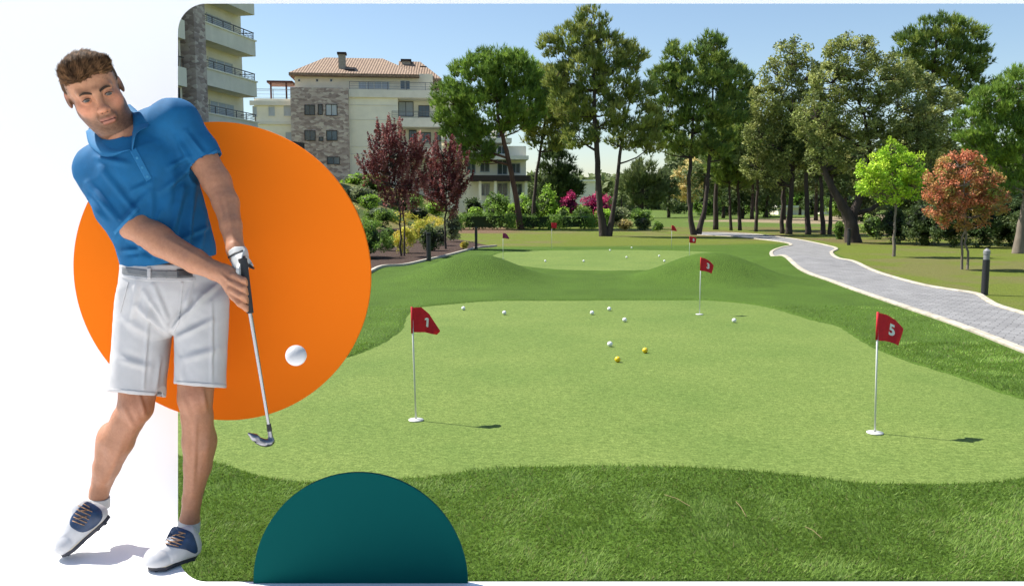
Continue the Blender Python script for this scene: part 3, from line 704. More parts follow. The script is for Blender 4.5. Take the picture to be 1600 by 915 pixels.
B = [("flowering_shrub", "dark leafy shrub with pale flecks at the bed edge beside the orange disc", 500, 612, 335, 404, 'green', 1.0), ("low_shrub", "yellow-green shrub behind the larger plum stems", 608, 652, 352, 396, 'yellow', 1.0),
     ("rounded_shrub", "grey-green mounded shrub up the bank, left of the larger plum", 528, 592, 286, 318, 'grey', 1.0), ("hedge_shrub", "bright green low hedge high on the bank below the stone tower", 520, 600, 268, 290, 'bright', 1.0),
     ("green_shrub", "mid-green shrub showing between the two plum trees", 600, 662, 300, 334, 'green', 1.0), ("dark_shrub", "dark brownish shrub beside the near bollard in the bark bed", 652, 690, 348, 392, 'dark', 1.0),
     ("grey_shrub", "loose grey-green shrub right of the smaller plum", 690, 722, 322, 378, 'grey', 1.0), ("bank_shrub", "large leafy green shrub on the bank behind the larger plum's stems", 560, 622, 318, 352, 'green', 1), ("bank_shrub", "light green shrub between the orange disc and the larger plum", 556, 596, 300, 328, 'bright', 1),
     ("bank_shrub", "grey-green shrub at the foot of the smaller plum", 668, 704, 350, 384, 'grey', 1), ("bank_shrub", "dense green shrub at the left foot of the larger plum", 590, 622, 350, 392, 'green', 1),
     ("bank_shrub", "green shrub high on the bank right of the smaller plum", 700, 748, 306, 336, 'green', 1), ("bank_shrub", "yellow-green shrub right of the larger plum's stems", 640, 668, 340, 380, 'yellow', 1),
     ("bank_shrub", "bright shrub below the stone tower's right corner", 555, 612, 270, 302, 'green', 1), ("bank_shrub", "dark shrub under the larger plum's crown", 630, 676, 318, 346, 'dark', 1),
     ("garden_shrub", "dark green shrub left of the terrace posts", 722, 760, 304, 334, 'dark', 1), ("garden_shrub", "green mound between the clipped ball and the light mound", 862, 890, 314, 334, 'green', 1),
     ("garden_shrub", "wide low green mound under the larger magenta flowers", 900, 966, 318, 338, 'green', 1), ("garden_shrub", "pale shrub between the tall pine trunks and the silvery shrub", 926, 958, 322, 346, 'grey', 1),
     ("yellow_groundcover", "yellow flowering groundcover on the bank below the plums", 590, 660, 328, 352, 'yellow', .8),
     ("yellow_groundcover", "golden groundcover between the plum stems", 640, 705, 334, 362, 'yellow', .8), ("grass_tuft", "small grass tuft in the bark bed left of the far bollard", 716, 736, 377, 389, 'yellow', .8),
     ("bank_shrub", "small round green shrub on the bank above the yellow groundcover", 660, 700, 312, 338, 'bright', 1), ("bank_shrub", "olive shrub low on the bank beside the orange disc top", 520, 560, 312, 340, 'straw', 1),
     ("garden_shrub", "leafy shrub in front of the terrace with white posts", 752, 802, 296, 332, 'green', 1.0), ("garden_shrub", "pale green shrub behind the leaning pine trunk", 800, 838, 300, 330, 'bright', 1.0),
     ("round_shrub", "tall rounded bright shrub left of the magenta flowers", 838, 874, 288, 326, 'bright', 1), ("clipped_ball", "clipped dark green ball shrub above the hedge", 840, 868, 312, 336, 'dark', 1),
     ("low_shrub", "low light green mound below the magenta flowers", 880, 928, 316, 334, 'bright', 1), ("bougainvillea", "smaller magenta bougainvillea left, half hidden by the tall trunk line", 874, 906, 297, 320, 'magenta', 1),
     ("bougainvillea", "larger magenta bougainvillea behind the tallest pine trunks", 903, 960, 296, 324, 'magenta', 1), ("silver_shrub", "silvery grey-green shrub right of the tallest pine", 940, 988, 318, 342, 'grey', 1),
     ("silver_shrub", "low spreading grey shrub above the straw coloured clump", 984, 1024, 324, 342, 'green', 1), ("straw_clump", "straw coloured rounded grass clump on the lawn right of the tallest pine", 962, 994, 338, 361, 'straw', .9),
     ("brown_shrub", "dark brown-green rounded shrub beside the straw coloured clump", 991, 1021, 335, 360, 'dark', 1), ("low_shrub", "small low green shrub right of the dark brown one", 1018, 1038, 345, 362, 'green', 1),
     ("oak_shrub", "bright green bush right of the big oak trunk", 1345, 1386, 330, 374, 'green', 1), ("under_shrub", "thin bush at the left foot of the big oak", 1303, 1322, 344, 374, 'green', 1)]
for i, (nm, lab, x0, x1, y0, y1, pal, s_) in enumerate(B):
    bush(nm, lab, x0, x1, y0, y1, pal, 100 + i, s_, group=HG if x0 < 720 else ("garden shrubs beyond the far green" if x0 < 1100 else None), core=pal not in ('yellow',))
for i, (x0, x1, y0, y1) in enumerate([(708, 806, 332, 359), (804, 870, 334, 358), (866, 932, 334, 358)]):
    bush("clipped_hedge", ["clipped hedge left of the leaning pine trunk", "short clipped hedge between the umbrella pine and the clipped ball", "clipped hedge ending left of the tallest pine trunks"][i], x0, x1, y0, y1, 'green', 140 + i, .9, group="clipped hedges behind the far green", cat='hedge', box=True, depth=.9)
for i, (x0, x1, y0, Y_) in enumerate([(1030, 1085, 304, 120), (1075, 1130, 298, 105), (1120, 1175, 300, 98), (1165, 1222, 292, 92), (1255, 1300, 296, 96), (1290, 1345, 290, 84)]):
    bush("far_shrub", ["far dark shrub mass below the rounded far pine", "far shrub mass behind the forked pine's stems", "far shrub mass behind the thin trunks", "far shrub mass behind the lone trunk by the path bend", "far shrub mass right of the low outbuilding", "far shrub mass left of the big oak trunk"][i], x0, x1, y0, 340, ['dark', 'green', 'dark', 'green', 'dark', 'green'][i], 170 + i, 1.0, group="far shrubs at the edge of the fairway", Y=Y_)
for i, (x0, x1, y0, pal) in enumerate([(728, 758, 316, 'bright'), (754, 790, 312, 'green'), (786, 818, 316, 'bright'), (818, 846, 310, 'green'), (866, 894, 318, 'bright'), (890, 930, 320, 'green'), (925, 962, 324, 'bright')]):
    bush("clipped_ball", ["clipped bright ball shrub farthest left above the hedge", "clipped green mound below the terrace posts", "clipped bright ball left of the leaning pine trunk", "clipped green ball between the two leftmost pine trunks", "clipped bright ball below the smaller magenta flowers", "clipped green mound below the larger magenta flowers", "clipped bright ball behind the tallest pine's trunks"][i], x0, x1, y0, 345, pal, 190 + i, .8, group="clipped ball shrubs above the hedge", Y=61, count=1.3)
UG = "dark undergrowth right of the path"
for i, (x0, x1, y0, y1) in enumerate([(1374, 1436, 316, 380), (1415, 1480, 306, 384), (1455, 1522, 302, 387), (1500, 1570, 304, 388), (1545, 1612, 300, 386), (1590, 1690, 296, 390)]):
    bush("undergrowth_shrub", ["dark shrub behind the lime green tree's trunk", "dark shrub between the two small lawn trees", "dark shrub behind the coppery tree's trunks", "dark shrub right of the coppery tree's trunks", "dark shrub behind the pale leaning trunk", "dark shrub at the right edge beyond the pale trunk"][i], x0, x1, y0, y1, 'dark', 150 + i, 1.0, group=UG)
# ------------------------------------------------------------------ apartment buildings
def stone_mat():
    m, N, L, P = new_mat("rough_stone_cladding"); P.inputs['Roughness'].default_value = .9
    tc = N.new('ShaderNodeTexCoord'); mp = N.new('ShaderNodeMapping'); mp.inputs['Scale'].default_value = (1.6, 1.6, 3.2); L.new(tc.outputs['Object'], mp.inputs[0])
    v = N.new('ShaderNodeTexVoronoi'); v.inputs['Scale'].default_value = 1.5; L.new(mp.outputs[0], v.inputs['Vector'])
    sp_ = N.new('ShaderNodeSeparateColor'); L.new(v.outputs['Color'], sp_.inputs[0])
    r = N.new('ShaderNodeValToRGB'); L.new(sp_.outputs[0], r.inputs[0]); e = r.color_ramp.elements
    e[0].position = 0; e[0].color = (.27, .21, .19, 1); e[1].position = 1; e[1].color = (.62, .55, .48, 1); x = e.new(.5); x.color = (.45, .36, .32, 1)
    L.new(r.outputs[0], P.inputs['Base Color'])
    v2 = N.new('ShaderNodeTexVoronoi'); v2.feature = 'DISTANCE_TO_EDGE'; v2.inputs['Scale'].default_value = 1.5; L.new(mp.outputs[0], v2.inputs['Vector'])
    b = N.new('ShaderNodeBump'); b.inputs['Strength'].default_value = .8; b.inputs['Distance'].default_value = .05; L.new(v2.outputs[0], b.inputs['Height']); L.new(b.outputs[0], P.inputs['Normal'])
    return m
def tile_mat():
    m, N, L, P = new_mat("terracotta_tiles"); P.inputs['Roughness'].default_value = .85
    tc = N.new('ShaderNodeTexCoord')
    t = N.new('ShaderNodeTexNoise'); t.inputs['Scale'].default_value = 2.6; t.inputs['Detail'].default_value = 8; t.inputs['Roughness'].default_value = .8; L.new(tc.outputs['Object'], t.inputs['Vector'])
    r = N.new('ShaderNodeValToRGB'); L.new(t.outputs[0], r.inputs[0]); e = r.color_ramp.elements
    e[0].position = .35; e[0].color = (.17, .11, .075, 1); e[1].position = .66; e[1].color = (.34, .235, .155, 1)
    L.new(r.outputs[0], P.inputs['Base Color'])
    w = N.new('ShaderNodeTexWave'); w.inputs['Scale'].default_value = 1.1; L.new(tc.outputs['Object'], w.inputs['Vector'])
    b = N.new('ShaderNodeBump'); b.inputs['Strength'].default_value = .7; b.inputs['Distance'].default_value = .08; L.new(w.outputs[0], b.inputs['Height']); L.new(b.outputs[0], P.inputs['Normal'])
    return m
m_stone, m_tile = stone_mat(), tile_mat()
m_cream = mat("cream_render", (.84, .76, .60), rough=.9, var=.08, vscale=.7, bump=.15, bscale=8)
m_cream2 = mat("pale_cream_render", (.90, .85, .70), rough=.9, var=.06, vscale=.7)
m_band = mat("grey_cream_band", (.78, .74, .64), rough=.9, var=.08, vscale=1)
m_glass = mat("window_glass", (.05, .075, .10), rough=.08, spec=.9, var=.3, vscale=.6)
m_curt = mat("pale_curtain", (.46, .50, .54), rough=.7, var=.15, vscale=3, stretch=(6, 6, .3))
m_dark = mat("dark_frame_metal", (.035, .030, .030), rough=.5)
m_rail = mat("grey_rail_metal", (.16, .15, .15), rough=.5)
m_wood = mat("red_brown_beams", (.13, .045, .03), rough=.8, var=.2)
m_roofdark = mat("dark_brown_fascia", (.035, .022, .020), rough=.8)
m_chim = mat("chimney_render", (.33, .30, .25), rough=.9, var=.2)
class Face:
    """a facade plane: s runs to the right along it, t outward, z up"""
    def __init__(f, o, ang):
        f.o = Vector(o); f.u = Vector((math.cos(ang), math.sin(ang), 0)); f.n = Vector((math.sin(ang), -math.cos(ang), 0))
        f.M = Matrix(((f.u.x, -f.n.x, 0, f.o.x), (f.u.y, -f.n.y, 0, f.o.y), (0, 0, 1, 0), (0, 0, 0, 1)))
    def box(f, mb, s0, s1, t0, t1, z0, z1, mi=0): mb.box(s0, s1, -t1, -t0, z0, z1, f.M, mi)
    def hit(f, px, py, t=0.0):
        """s, z of the pixel's ray on the plane at offset t"""
        d = ray(px, py); p0 = f.o + f.n * t; k = (p0 - Vector((0, 0, CAMH))).dot(f.n) / d.dot(f.n)
        q = Vector((0, 0, CAMH)) + d * k; return (q - p0).dot(f.u), q.z
def window(F, parent, s0, s1, z0, z1, t=0.0, panes=2, curtain=False, frame=m_band, recess=.10):
    w = .07; b = MB()
    F.box(b, s0 - w, s0, t - recess, t + .06, z0 - w, z1 + w); F.box(b, s1, s1 + w, t - recess, t + .06, z0 - w, z1 + w)
    F.box(b, s0, s1, t - recess, t + .06, z0 - w, z0); F.box(b, s0, s1, t - recess, t + .06, z1, z1 + w)
    for i in range(1, panes):
        x = s0 + (s1 - s0) * i / panes; F.box(b, x - .03, x + .03, t - recess, t + .025, z0, z1)
    fr = b.build("window", frame, parent, world_verts=True)
    g = MB(); F.box(g, s0, s1, t - .05, t + .012, z0, z1)
    gl = g.build("pane", m_curt if curtain else m_glass, fr); gl.data.transform(Matrix.Translation(-parent.location))
    return fr
def railing(F, parent, s0, s1, t, z0, z1, ends=None, step=1.1):
    b = MB(); F.box(b, s0, s1, t - .03, t + .06, z1 - .05, z1)
    for zz in np.linspace(z0 + .12, z1 - .2, 3): F.box(b, s0, s1, t - .012, t + .012, zz, zz + .025)
    for s in np.linspace(s0, s1 - .05, max(2, int((s1 - s0) / step))): F.box(b, s, s + .05, t - .025, t + .025, z0, z1)
    if ends is not None:
        F.box(b, s1 - .03, s1 + .03, ends, t, z1 - .05, z1)
        for zz in np.linspace(z0 + .12, z1 - .2, 3): F.box(b, s1 - .012, s1 + .012, ends, t, zz, zz + .025)
    return b.build("railing", m_rail, parent, world_verts=True)
# --- near block, cut by the edge of the opening
D1 = 55.0
A = at(325, 300, D1)
F1 = Face((A.x, A.y, 0), math.atan2(.98, .21))
root = empty("apartment_block", (A.x, A.y, 0), "near cream apartment block with stone pillar and curved balconies, top left", "building")
body = MB(); sE = F1.hit(380, 150, -1.3)[0]
F1.box(body, -14, sE, -14, -1.3, 0, 19.5); F1.box(body, -14, -1.9, -1.3, -.35, 0, 19.5)
body.build("wall", m_cream, root, world_verts=True)
pm = MB(); F1.box(pm, F1.hit(300, 100)[0] + .0, .0, -1.35, .25, 0, 21); pm.build("stone_pillar", m_stone, root, world_verts=True)
def z1(px, py, t=0): return F1.hit(px, py, t)[1]
zt = [z1(326, 38), z1(326, 110), z1(326, 178)]             # parapet tops at the pillar end
dz = (zt[0] - zt[2]) / 2
sB = F1.hit(400, 100)[0]
for i in range(-1, 5):
    zz = zt[0] - i * dz
    if zz < 1: continue
    # balcony: parapet band, slab
    b = MB(); F1.box(b, .02, sB, -.22, 0, zz - 1.05, zz); F1.box(b, sB - .22, sB, -3.0, -.22, zz - 1.05, zz); F1.box(b, .02, sB - .22, -1.3, -.22, zz - 1.05, zz - .75)
    F1.box(b, sB - .9, sB - .22, -3.0, -1.3, zz - 1.05, zz - .75)
    bal = b.build("balcony", m_band, root, world_verts=True)
    e = MB(); F1.box(e, .02, sB + .08, -.3, .08, zz, zz + .09); F1.box(e, sB - .22, sB + .08, -3.0, -.3, zz, zz + .09)
    e.build("coping", m_cream2, bal).data.transform(Matrix.Translation(-root.location))
    railing(F1, root, .1, sB - .05, -.12, zz + .09, zz + .62, ends=-2.8)
    window(F1, root, sE * .38, sE * .80, zz - .7 + .35, zz + 1.15, -1.3, 3, curtain=True)
    w2 = MB(); F1.box(w2, .1, sE * .26, -1.28, -1.22, zz - .75, zz + 1.1); w2.build("shutter", m_dark, root, world_verts=True)
    # left wing between pillar and wall opening
    b = MB(); F1.box(b, -14, -1.95, -.34, .05, zz - 1.5, zz - .35); b.build("balcony", m_cream2, root, world_verts=True)
    window(F1, root, -5.4, -2.3, zz - .3, zz + 1.25, -.33, 2, frame=m_dark)
    b = MB(); F1.box(b, -5.6, -2.1, -.10, .02, zz + .25, zz + .30)
    for s in np.linspace(-5.6, -2.15, 12): F1.box(b, s, s + .03, -.06, -.03, zz - .35, zz + .25)
    b.build("railing", m_dark, root, world_verts=True)
b = MB(); zf = z1(330, 182, 0); F1.box(b, -2, sB + 5, -3, 1.2, zf - 2.2, zf - .95); b.build("canopy", m_roofdark, root, world_verts=True)

# --- main block with the tiled hip roof
D2 = 88.0
O2 = at(455, 330, D2); F2 = Face((O2.x, O2.y, 0), R(6))
root = empty("apartment_building", (O2.x, O2.y, 0), "cream apartment building with stone tower and terracotta hip roof", "building")
h2 = lambda px, py, t=0.0: F2.hit(px, py, t)
zg = 1.0
sT0, sT1 = h2(455, 200)[0], h2(545, 200)[0]; zT = h2(500, 137)[1]
b = MB(); F2.box(b, sT0, sT1, -6, .0, zg, zT); b.build("stone_tower", m_stone, root, world_verts=True)
zpar = h2(600, 140)[1]; sR = h2(695, 200)[0]
b = MB(); F2.box(b, sT1 - .2, h2(622, 200, -.6)[0], -12, -.6, zg, zpar); F2.box(b, h2(622, 200, -.6)[0], sR + 3, -12, -2.6, zg, zpar)
sL = h2(398, 200, -1.2)[0]; zL = h2(430, 152)[1]
F2.box(b, sL, sT0 + .2, -12, -1.2, zg, zL); b.build("wall", m_cream2, root, world_verts=True)
b = MB(); F2.box(b, sT0 + .2, sR - 1.2, -11, -1.9, zpar - .6, h2(560, 114, -1.9)[1]); b.build("penthouse_wall", m_cream, root, world_verts=True)
# horizontal bands (slab edges) and balconies on the right half
for (ya, yb, x0, x1) in [(140, 152, 546, 700), (184, 198, 622, 700), (232, 246, 622, 715)]:
    b = MB(); F2.box(b, h2(x0, 150)[0] if x0 > 600 else sT1 + .02, h2(x1, 150)[0], -2.7, -.02 if x0 > 600 else -.3, h2(620, yb)[1], h2(620, ya)[1]); 
    b.build("balcony" if x0 > 600 else "cornice", m_band, root, world_verts=True)
for ya in (163, 186, 228, 240):
    b = MB(); F2.box(b, sT1 + .02, h2(621, 150)[0], -.62, -.54, h2(600, ya + 1)[1], h2(600, ya)[1]); b.build("string_course", m_band, root, world_verts=True)
b = MB(); F2.box(b, sL - .4, sT0 - .02, -1.22, -.95, h2(430, 163)[1], h2(430, 156)[1]); F2.box(b, sL - .1, sT0 - .02, -1.22, -1.02, h2(430, 193)[1], h2(430, 188)[1]); b.build("cornice", m_band, root, world_verts=True)
def win2(x0, x1, y0, y1, t, panes=2, cur=False, fr=m_band):
    a = h2(x0, y1, t); c = h2(x1, y0, t); window(F2, root, a[0], c[0], a[1], c[1], t, panes, cur, fr, recess=.12)
for w in [(477, 491, 165, 179), (498, 503, 164, 179), (510, 526, 164, 180), (477, 492, 205, 219), (511, 526, 205, 219), (512, 530, 246, 256), (478, 492, 246, 256)]:
    win2(*w, 0.0, 2 if w[1] - w[0] > 8 else 1, w[0] in (510,), m_dark)
win2(499, 504, 215, 220, 0.0, 1, False, m_dark)
for w in [(420, 429, 167, 181), (444, 457, 165, 181), (396, 401, 167, 182), (447, 458, 207, 222)]: win2(*w, -1.2, 1, True)
for w in [(612, 645, 160, 181), (655, 670, 166, 182), (640, 650, 204, 220), (658, 672, 208, 222), (680, 690, 208, 220)]: win2(*w, -2.6, 3, w[0] == 612, m_dark)
for w in [(561, 584, 129, 139), (585, 608, 128, 139), (626, 640, 127, 139)]: win2(*w, -1.9, 2, w[0] < 600)
for x in (466, 494, 516): win2(x, x + 3, 124, 127.5, -1.9, 1)
b = MB(); a0 = h2(700, 114, -1.9)
zr0, zr1 = h2(560, 117, -1.9)[1], h2(560, 91, -6)[1]
# hip roof
def fp(s, t, z): return F2.M @ Vector((s, -t, z))
e0, e1 = h2(451, 117, -1.0)[0], h2(655, 117, -1.0)[0]; r0_, r1_ = h2(508, 91, -6)[0], h2(598, 91, -6)[0]
V = [fp(e0, -1.0, zr0), fp(e1, -1.0, zr0), fp(e1, -12, zr0), fp(e0, -12, zr0), fp(r0_, -6, zr1), fp(r1_, -6, zr1)]
V += [p - Vector((0, 0, .28)) for p in V[:4]]
MB().add(V, [(0, 1, 5, 4), (1, 2, 5), (2, 3, 4, 5), (3, 0, 4), (6, 7, 1, 0), (7, 8, 2, 1), (8, 9, 3, 2), (9, 6, 0, 3), (9, 8, 7, 6)]).build("roof", m_tile, root, world_verts=True)
e0, e1 = h2(622, 121, -2.2)[0], h2(690, 121, -2.2)[0]; q = h2(640, 97, -6)[0]; zq = h2(640, 96, -6)[1]; zr2 = h2(640, 122, -2.2)[1]
V = [fp(e0, -2.2, zr2), fp(e1, -2.2, zr2), fp(e1, -12, zr2), fp(e0, -12, zr2), fp(q - 1.2, -6, zq), fp(q + 1.2, -6.2, zq)]
V += [p - Vector((0, 0, .28)) for p in V[:4]]
MB().add(V, [(0, 1, 5, 4), (1, 2, 5), (2, 3, 4, 5), (3, 0, 4), (6, 7, 1, 0), (7, 8, 2, 1), (8, 9, 3, 2), (9, 6, 0, 3), (9, 8, 7, 6)]).build("roof", m_tile, root, world_verts=True)
for x0, x1, y0, y1, t in [(529, 539, 82, 114, -2.4), (628, 641, 93, 108, -5.4), (658, 665, 104, 112, -5)]:
    a = h2(x0, y1, t); c = h2(x1, y0, t); b = MB(); F2.box(b, a[0], c[0], t - .8, t, a[1] - .6, c[1] - .2); ch_ = b.build("chimney", m_chim, root, world_verts=True)
    b = MB(); F2.box(b, a[0] - .12, c[0] + .12, t - .92, t + .12, c[1] - .2, c[1] + .02); b.build("cap", m_roofdark, ch_).data.transform(Matrix.Translation(-root.location))
b = MB(); a = h2(539, 117, -1.9); c = h2(554, 110, -1.9); F2.box(b, a[0], c[0], -2.6, -1.85, a[1] + .1, c[1] + .1); b.build("dormer", m_roofdark, root, world_verts=True)
# pergola on the left terrace
b = MB(); pz = h2(430, 128, -2)[1]; s0, s1 = h2(417, 130, -2)[0], h2(457, 130, -2)[0]
F2.box(b, s0, s1, -5, -1.9, pz - .1, pz + .12)
for s in (s0 + .3, s0 + 1.9): F2.box(b, s, s + .16, -2.2, -2.04, zL, pz - .1)
b.build("pergola", m_wood, root, world_verts=True)
railing(F2, root, sL, sT0, -1.35, zL, zL + 1.0); railing(F2, root, sT1 + .1, sR, -.45, zpar, zpar + .85, step=1.6)
railing(F2, root, h2(612, 180)[0], sR, -.2, h2(640, 184)[1], h2(640, 178)[1] + .3, step=1.4); railing(F2, root, h2(622, 230)[0], sR + 1, -.2, h2(640, 232)[1], h2(640, 226)[1] + .3, step=1.4)
# lower wing at right, with white posts and dark roof band
D3 = 84.0; O3 = at(740, 330, D3); F3 = Face((O3.x, O3.y, 0), R(4))
root = empty("terrace_building", (O3.x, O3.y, 0), "pale wing with white posts and dark flat roof band, behind the leaning pine", "building")
h3 = lambda px, py, t=0.0: F3.hit(px, py, t)
b = MB(); F3.box(b, h3(690, 250, -2)[0], h3(822, 250, -2)[0], -12, -2, .5, h3(760, 228, -2)[1]); b.build("wall", m_cream2, root, world_verts=True)
b = MB(); F3.box(b, h3(690, 250, -3)[0], h3(792, 250, -3)[0], -12, -3.2, .5, h3(760, 200, -3)[1]); b.build("upper_wall", m_cream2, root, world_verts=True)
b = MB(); F3.box(b, h3(690, 240)[0], h3(800, 240)[0], -3.4, -.4, h3(760, 222)[1], h3(760, 215)[1]); b.build("balcony", m_band, root, world_verts=True)
for w in [(700, 716, 204, 216), (728, 742, 204, 216), (752, 766, 204, 216), (776, 788, 204, 216), (752, 766, 229, 240), (778, 790, 229, 240)]:
    a = h3(w[0], w[3], -3.2 if w[2] < 220 else -2); c = h3(w[1], w[2], -3.2 if w[2] < 220 else -2); window(F3, root, a[0], c[0], a[1], c[1], -3.2 if w[2] < 220 else -2.0, 2, False, m_curt)
b = MB(); F3.box(b, h3(735, 280)[0], h3(838, 280)[0], -3, .3, h3(760, 283)[1], h3(760, 274)[1]); b.build("roof_band", m_roofdark, root, world_verts=True)
b = MB(); F3.box(b, h3(700, 240)[0], h3(826, 240)[0], -3, .1, h3(760, 249)[1], h3(760, 243)[1]); b.build("balcony", m_band, root, world_verts=True)
for x in (748, 772, 797, 820):
    b = MB(); a = h3(x, 320); F3.box(b, a[0], a[0] + .28, -.3, -.02, .4, h3(x, 283)[1]); b.build("post", m_cream2, root, world_verts=True)
for w in [(751, 764, 253, 268), (778, 792, 251, 272), (800, 812, 256, 270), (730, 742, 252, 270), (752, 764, 288, 305), (778, 792, 287, 305), (803, 815, 288, 304)]:
    a = h3(w[0], w[3], -2); c = h3(w[1], w[2], -2); window(F3, root, a[0], c[0], a[1], c[1], -2.0, 2, False, m_curt)
b = MB(); a = h3(715, 330, 3); c = h3(772, 313, 3); F3.box(b, a[0], c[0], 2.6, 3, .3, c[1]); tag(b.build("garden_wall", m_band), "low pale garden wall at the foot of the wing with white posts", "wall")
for i, (x0, x1, y0, y1, Y, lab) in enumerate([(1216, 1258, 321, 340, 112, "low stone-coloured outbuilding seen through the trunks beyond the path"), (1285, 1310, 322, 336, 118, "small pale shed right of the low outbuilding, between trunks"), (898, 930, 281, 300, 150, "white-roofed building above the magenta bougainvillea")]):
    p = at((x0 + x1) / 2, y1, Y); p.z = gz(p.x, p.y); zt_ = at(800, y0, Y).z; w = (x1 - x0) * Y / FPX / 2
    r0 = empty("outbuilding" if i < 2 else "distant_building", p, lab, "building"); H_ = min(zt_ - p.z, 3.2) if i < 2 else zt_ - p.z
    MB().box(-w, w, 0, 4, 0, H_ - .3).build("wall", m_cream, r0); MB().box(-w - .3, w + .3, -.4, 4.3, H_ - .3, H_).build("roof", m_cream2 if i != 0 else m_band, r0)
    MB().box(-w * .2, w * .2, -.05, .02, .02, H_ * .55).build("door", m_band, r0)
# ------------------------------------------------------------------ flags, balls, bollards
m_red = mat("red_flag_cloth", (.60, .016, .034), rough=.75, var=.1, vscale=30, trans=.25)
m_magflag = mat("magenta_flag_cloth", (.30, .03, .12), rough=.75, var=.1, vscale=30, trans=.25)
m_pole = mat("white_pole", (.66, .66, .65), rough=.4)
m_cup = mat("white_cup", (.60, .60, .58), rough=.4)
m_num = mat("white_print", (.80, .80, .80), rough=.7)
def glyph(txt):
    if txt == '1':
        V = np.array([(-.07, -.36, 0), (.09, -.36, 0), (.09, .36, 0), (-.03, .36, 0), (-.21, .20, 0), (-.21, .07, 0), (-.07, .17, 0)]); V[:, 0] += .04
        return V, [[0, 1, 2, 6], [6, 2, 3], [6, 3, 4, 5]]
    c = bpy.data.curves.new("g", 'FONT'); c.body = txt; c.size = 1; c.align_x = 'CENTER'; c.align_y = 'CENTER'; c.resolution_u = 4; c.offset = .036
    o = bpy.data.objects.new("g", c); COL.objects.link(o); bpy.context.view_layer.update()
    me = bpy.data.meshes.new_from_object(o.evaluated_get(bpy.context.evaluated_depsgraph_get()))
    bpy.data.objects.remove(o); bpy.data.curves.remove(c)
    bm = bmesh.new(); bm.from_mesh(me); bmesh.ops.triangulate(bm, faces=bm.faces[:]); bmesh.ops.remove_doubles(bm, verts=bm.verts[:], dist=1e-4)
    for _ in range(2): bmesh.ops.subdivide_edges(bm, edges=[e for e in bm.edges if e.calc_length() > .12], cuts=1); bmesh.ops.triangulate(bm, faces=[f for f in bm.faces if len(f.verts) > 3])
    V = np.array([v.co[:] for v in bm.verts]); bm.verts.index_update(); F = [[v.index for v in f.verts] for f in bm.faces]; bm.free(); bpy.data.meshes.remove(me)
    ctr = (V.max(0) + V.min(0)) / 2; return V - ctr, F
def putting_flag(px, py, top_px, label, num, topc, botc, W=.185, Hf=.195, m=None, lean=0.0, h=None, group="numbered flagsticks on the greens", rad=.0065, uc=.62, wave=.018, rz=0.0):
    b = gp(px, py, .008); b.z = Hbase(b.x, b.y) + .008 if True else 0; b.z = float(b.z)
    h = h or (at(px, top_px, b.y).z - b.z)
    t = empty("putting_flag", b, label, "flag", group)
    MB().tube([(0, 0, -.02), (lean * .5, 0, h / 2), (lean, 0, h)], rad, 10).build("pole", m_pole, t, smooth=True)
    rg = MB(); n = 28
    for r0, z in ((.056, .001), (.056, .006), (.020, .010), (.010, .012)): rg.v += [(r0 * math.cos(2 * math.pi * k / n), r0 * math.sin(2 * math.pi * k / n), z) for k in range(n)]
    for j in range(3):
        for k in range(n): rg.f.append((j * n + k, j * n + (k + 1) % n, (j + 1) * n + (k + 1) % n, (j + 1) * n + k)); rg.m.append(0)
    rg.build("cup_ring", m_cup, t, smooth=True)
    us, tp = zip(*topc); ub, bp = zip(*botc)
    def cloth(u, v):
        a, c = np.interp(u, us, tp), np.interp(u, ub, bp); z = -(a + (c - a) * v) * Hf
        x = lean + rad * .5 + u * W * (1 - .10 * v); y = wave * np.sin(u * 5.2 + v * .8) * u + .006 * np.sin(u * 11 + 2 * v)
        xx = x * math.cos(rz) - y * math.sin(rz); yy = x * math.sin(rz) + y * math.cos(rz)
        return np.stack([xx, yy, h - .002 + z], -1)
    U, Vv = np.meshgrid(np.linspace(0, 1, 25), np.linspace(0, 1, 17)); P = cloth(U.ravel(), Vv.ravel()); F = grid_faces(25, 17)
    Vs = np.concatenate([P + [0, -.0007, 0], P + [0, .0007, 0]]); Fs = np.concatenate([F, F[:, ::-1] + len(P)])
    fl = obj("flag_cloth", mkmesh("flag_cloth", Vs, Fs, True), m or m_red, t)
    sl_ = MB(); sl_.tube([(lean, 0, h - Hf * .98), (lean, 0, h + .004)], rad * 1.35, 10); sl_.build("sleeve", m or m_red, t, smooth=True)
    if num:
        V, Fn = glyph(num); s = .50
        for off in (-.0022, .0022):
            u = uc + (V[:, 0] * (1 if off < 0 else -1)) * s * Hf / W; v = .5 - V[:, 1] * s * 1.25 - .02
            Q = cloth(u, v) + [0, off, 0]; obj("number", mkmesh("number", Q, Fn if off < 0 else [f[::-1] for f in Fn], False), m_num, fl)
    return t
T5 = [(0, 0), (.35, .08), (.72, .28), (1, .62)]; B5 = [(0, 1), (.4, 1.03), (.7, 1.12), (1, 1.24)]
T1 = [(0, 0), (.33, .0), (.62, .26), (1, .93)]; B1 = [(0, .93), (.5, .96), (1, 1.08)]
putting_flag(650, 656, 480, "near left flagstick with a drooping red flag numbered 1", "1", T1, B1, lean=-.02, uc=.56, rz=.38, W=.205)
putting_flag(1367, 676, 488, "near right flagstick with a red flag numbered 5", "5", T5, B5, lean=-.018, rz=.38, W=.21)
putting_flag(1093, 491, 402, "red flag numbered 3 at the back edge of the near green", "3", T5, B5, rz=.3, W=.2)
putting_flag(786, 406, 364, "magenta flag at the left end of the far green", None, T1, B1, m=m_magflag, Hf=.16)
putting_flag(862, 389, 348, "red flag farthest left behind the far green, by the hedge", None, [(0, 0), (.5, -.02), (1, .05)], [(0, .8), (1, .9)], Hf=.22)
putting_flag(1049, 388, 352, "smallest red flag behind the far green, left of the white numbered one", None, T1, B1, Hf=.20)
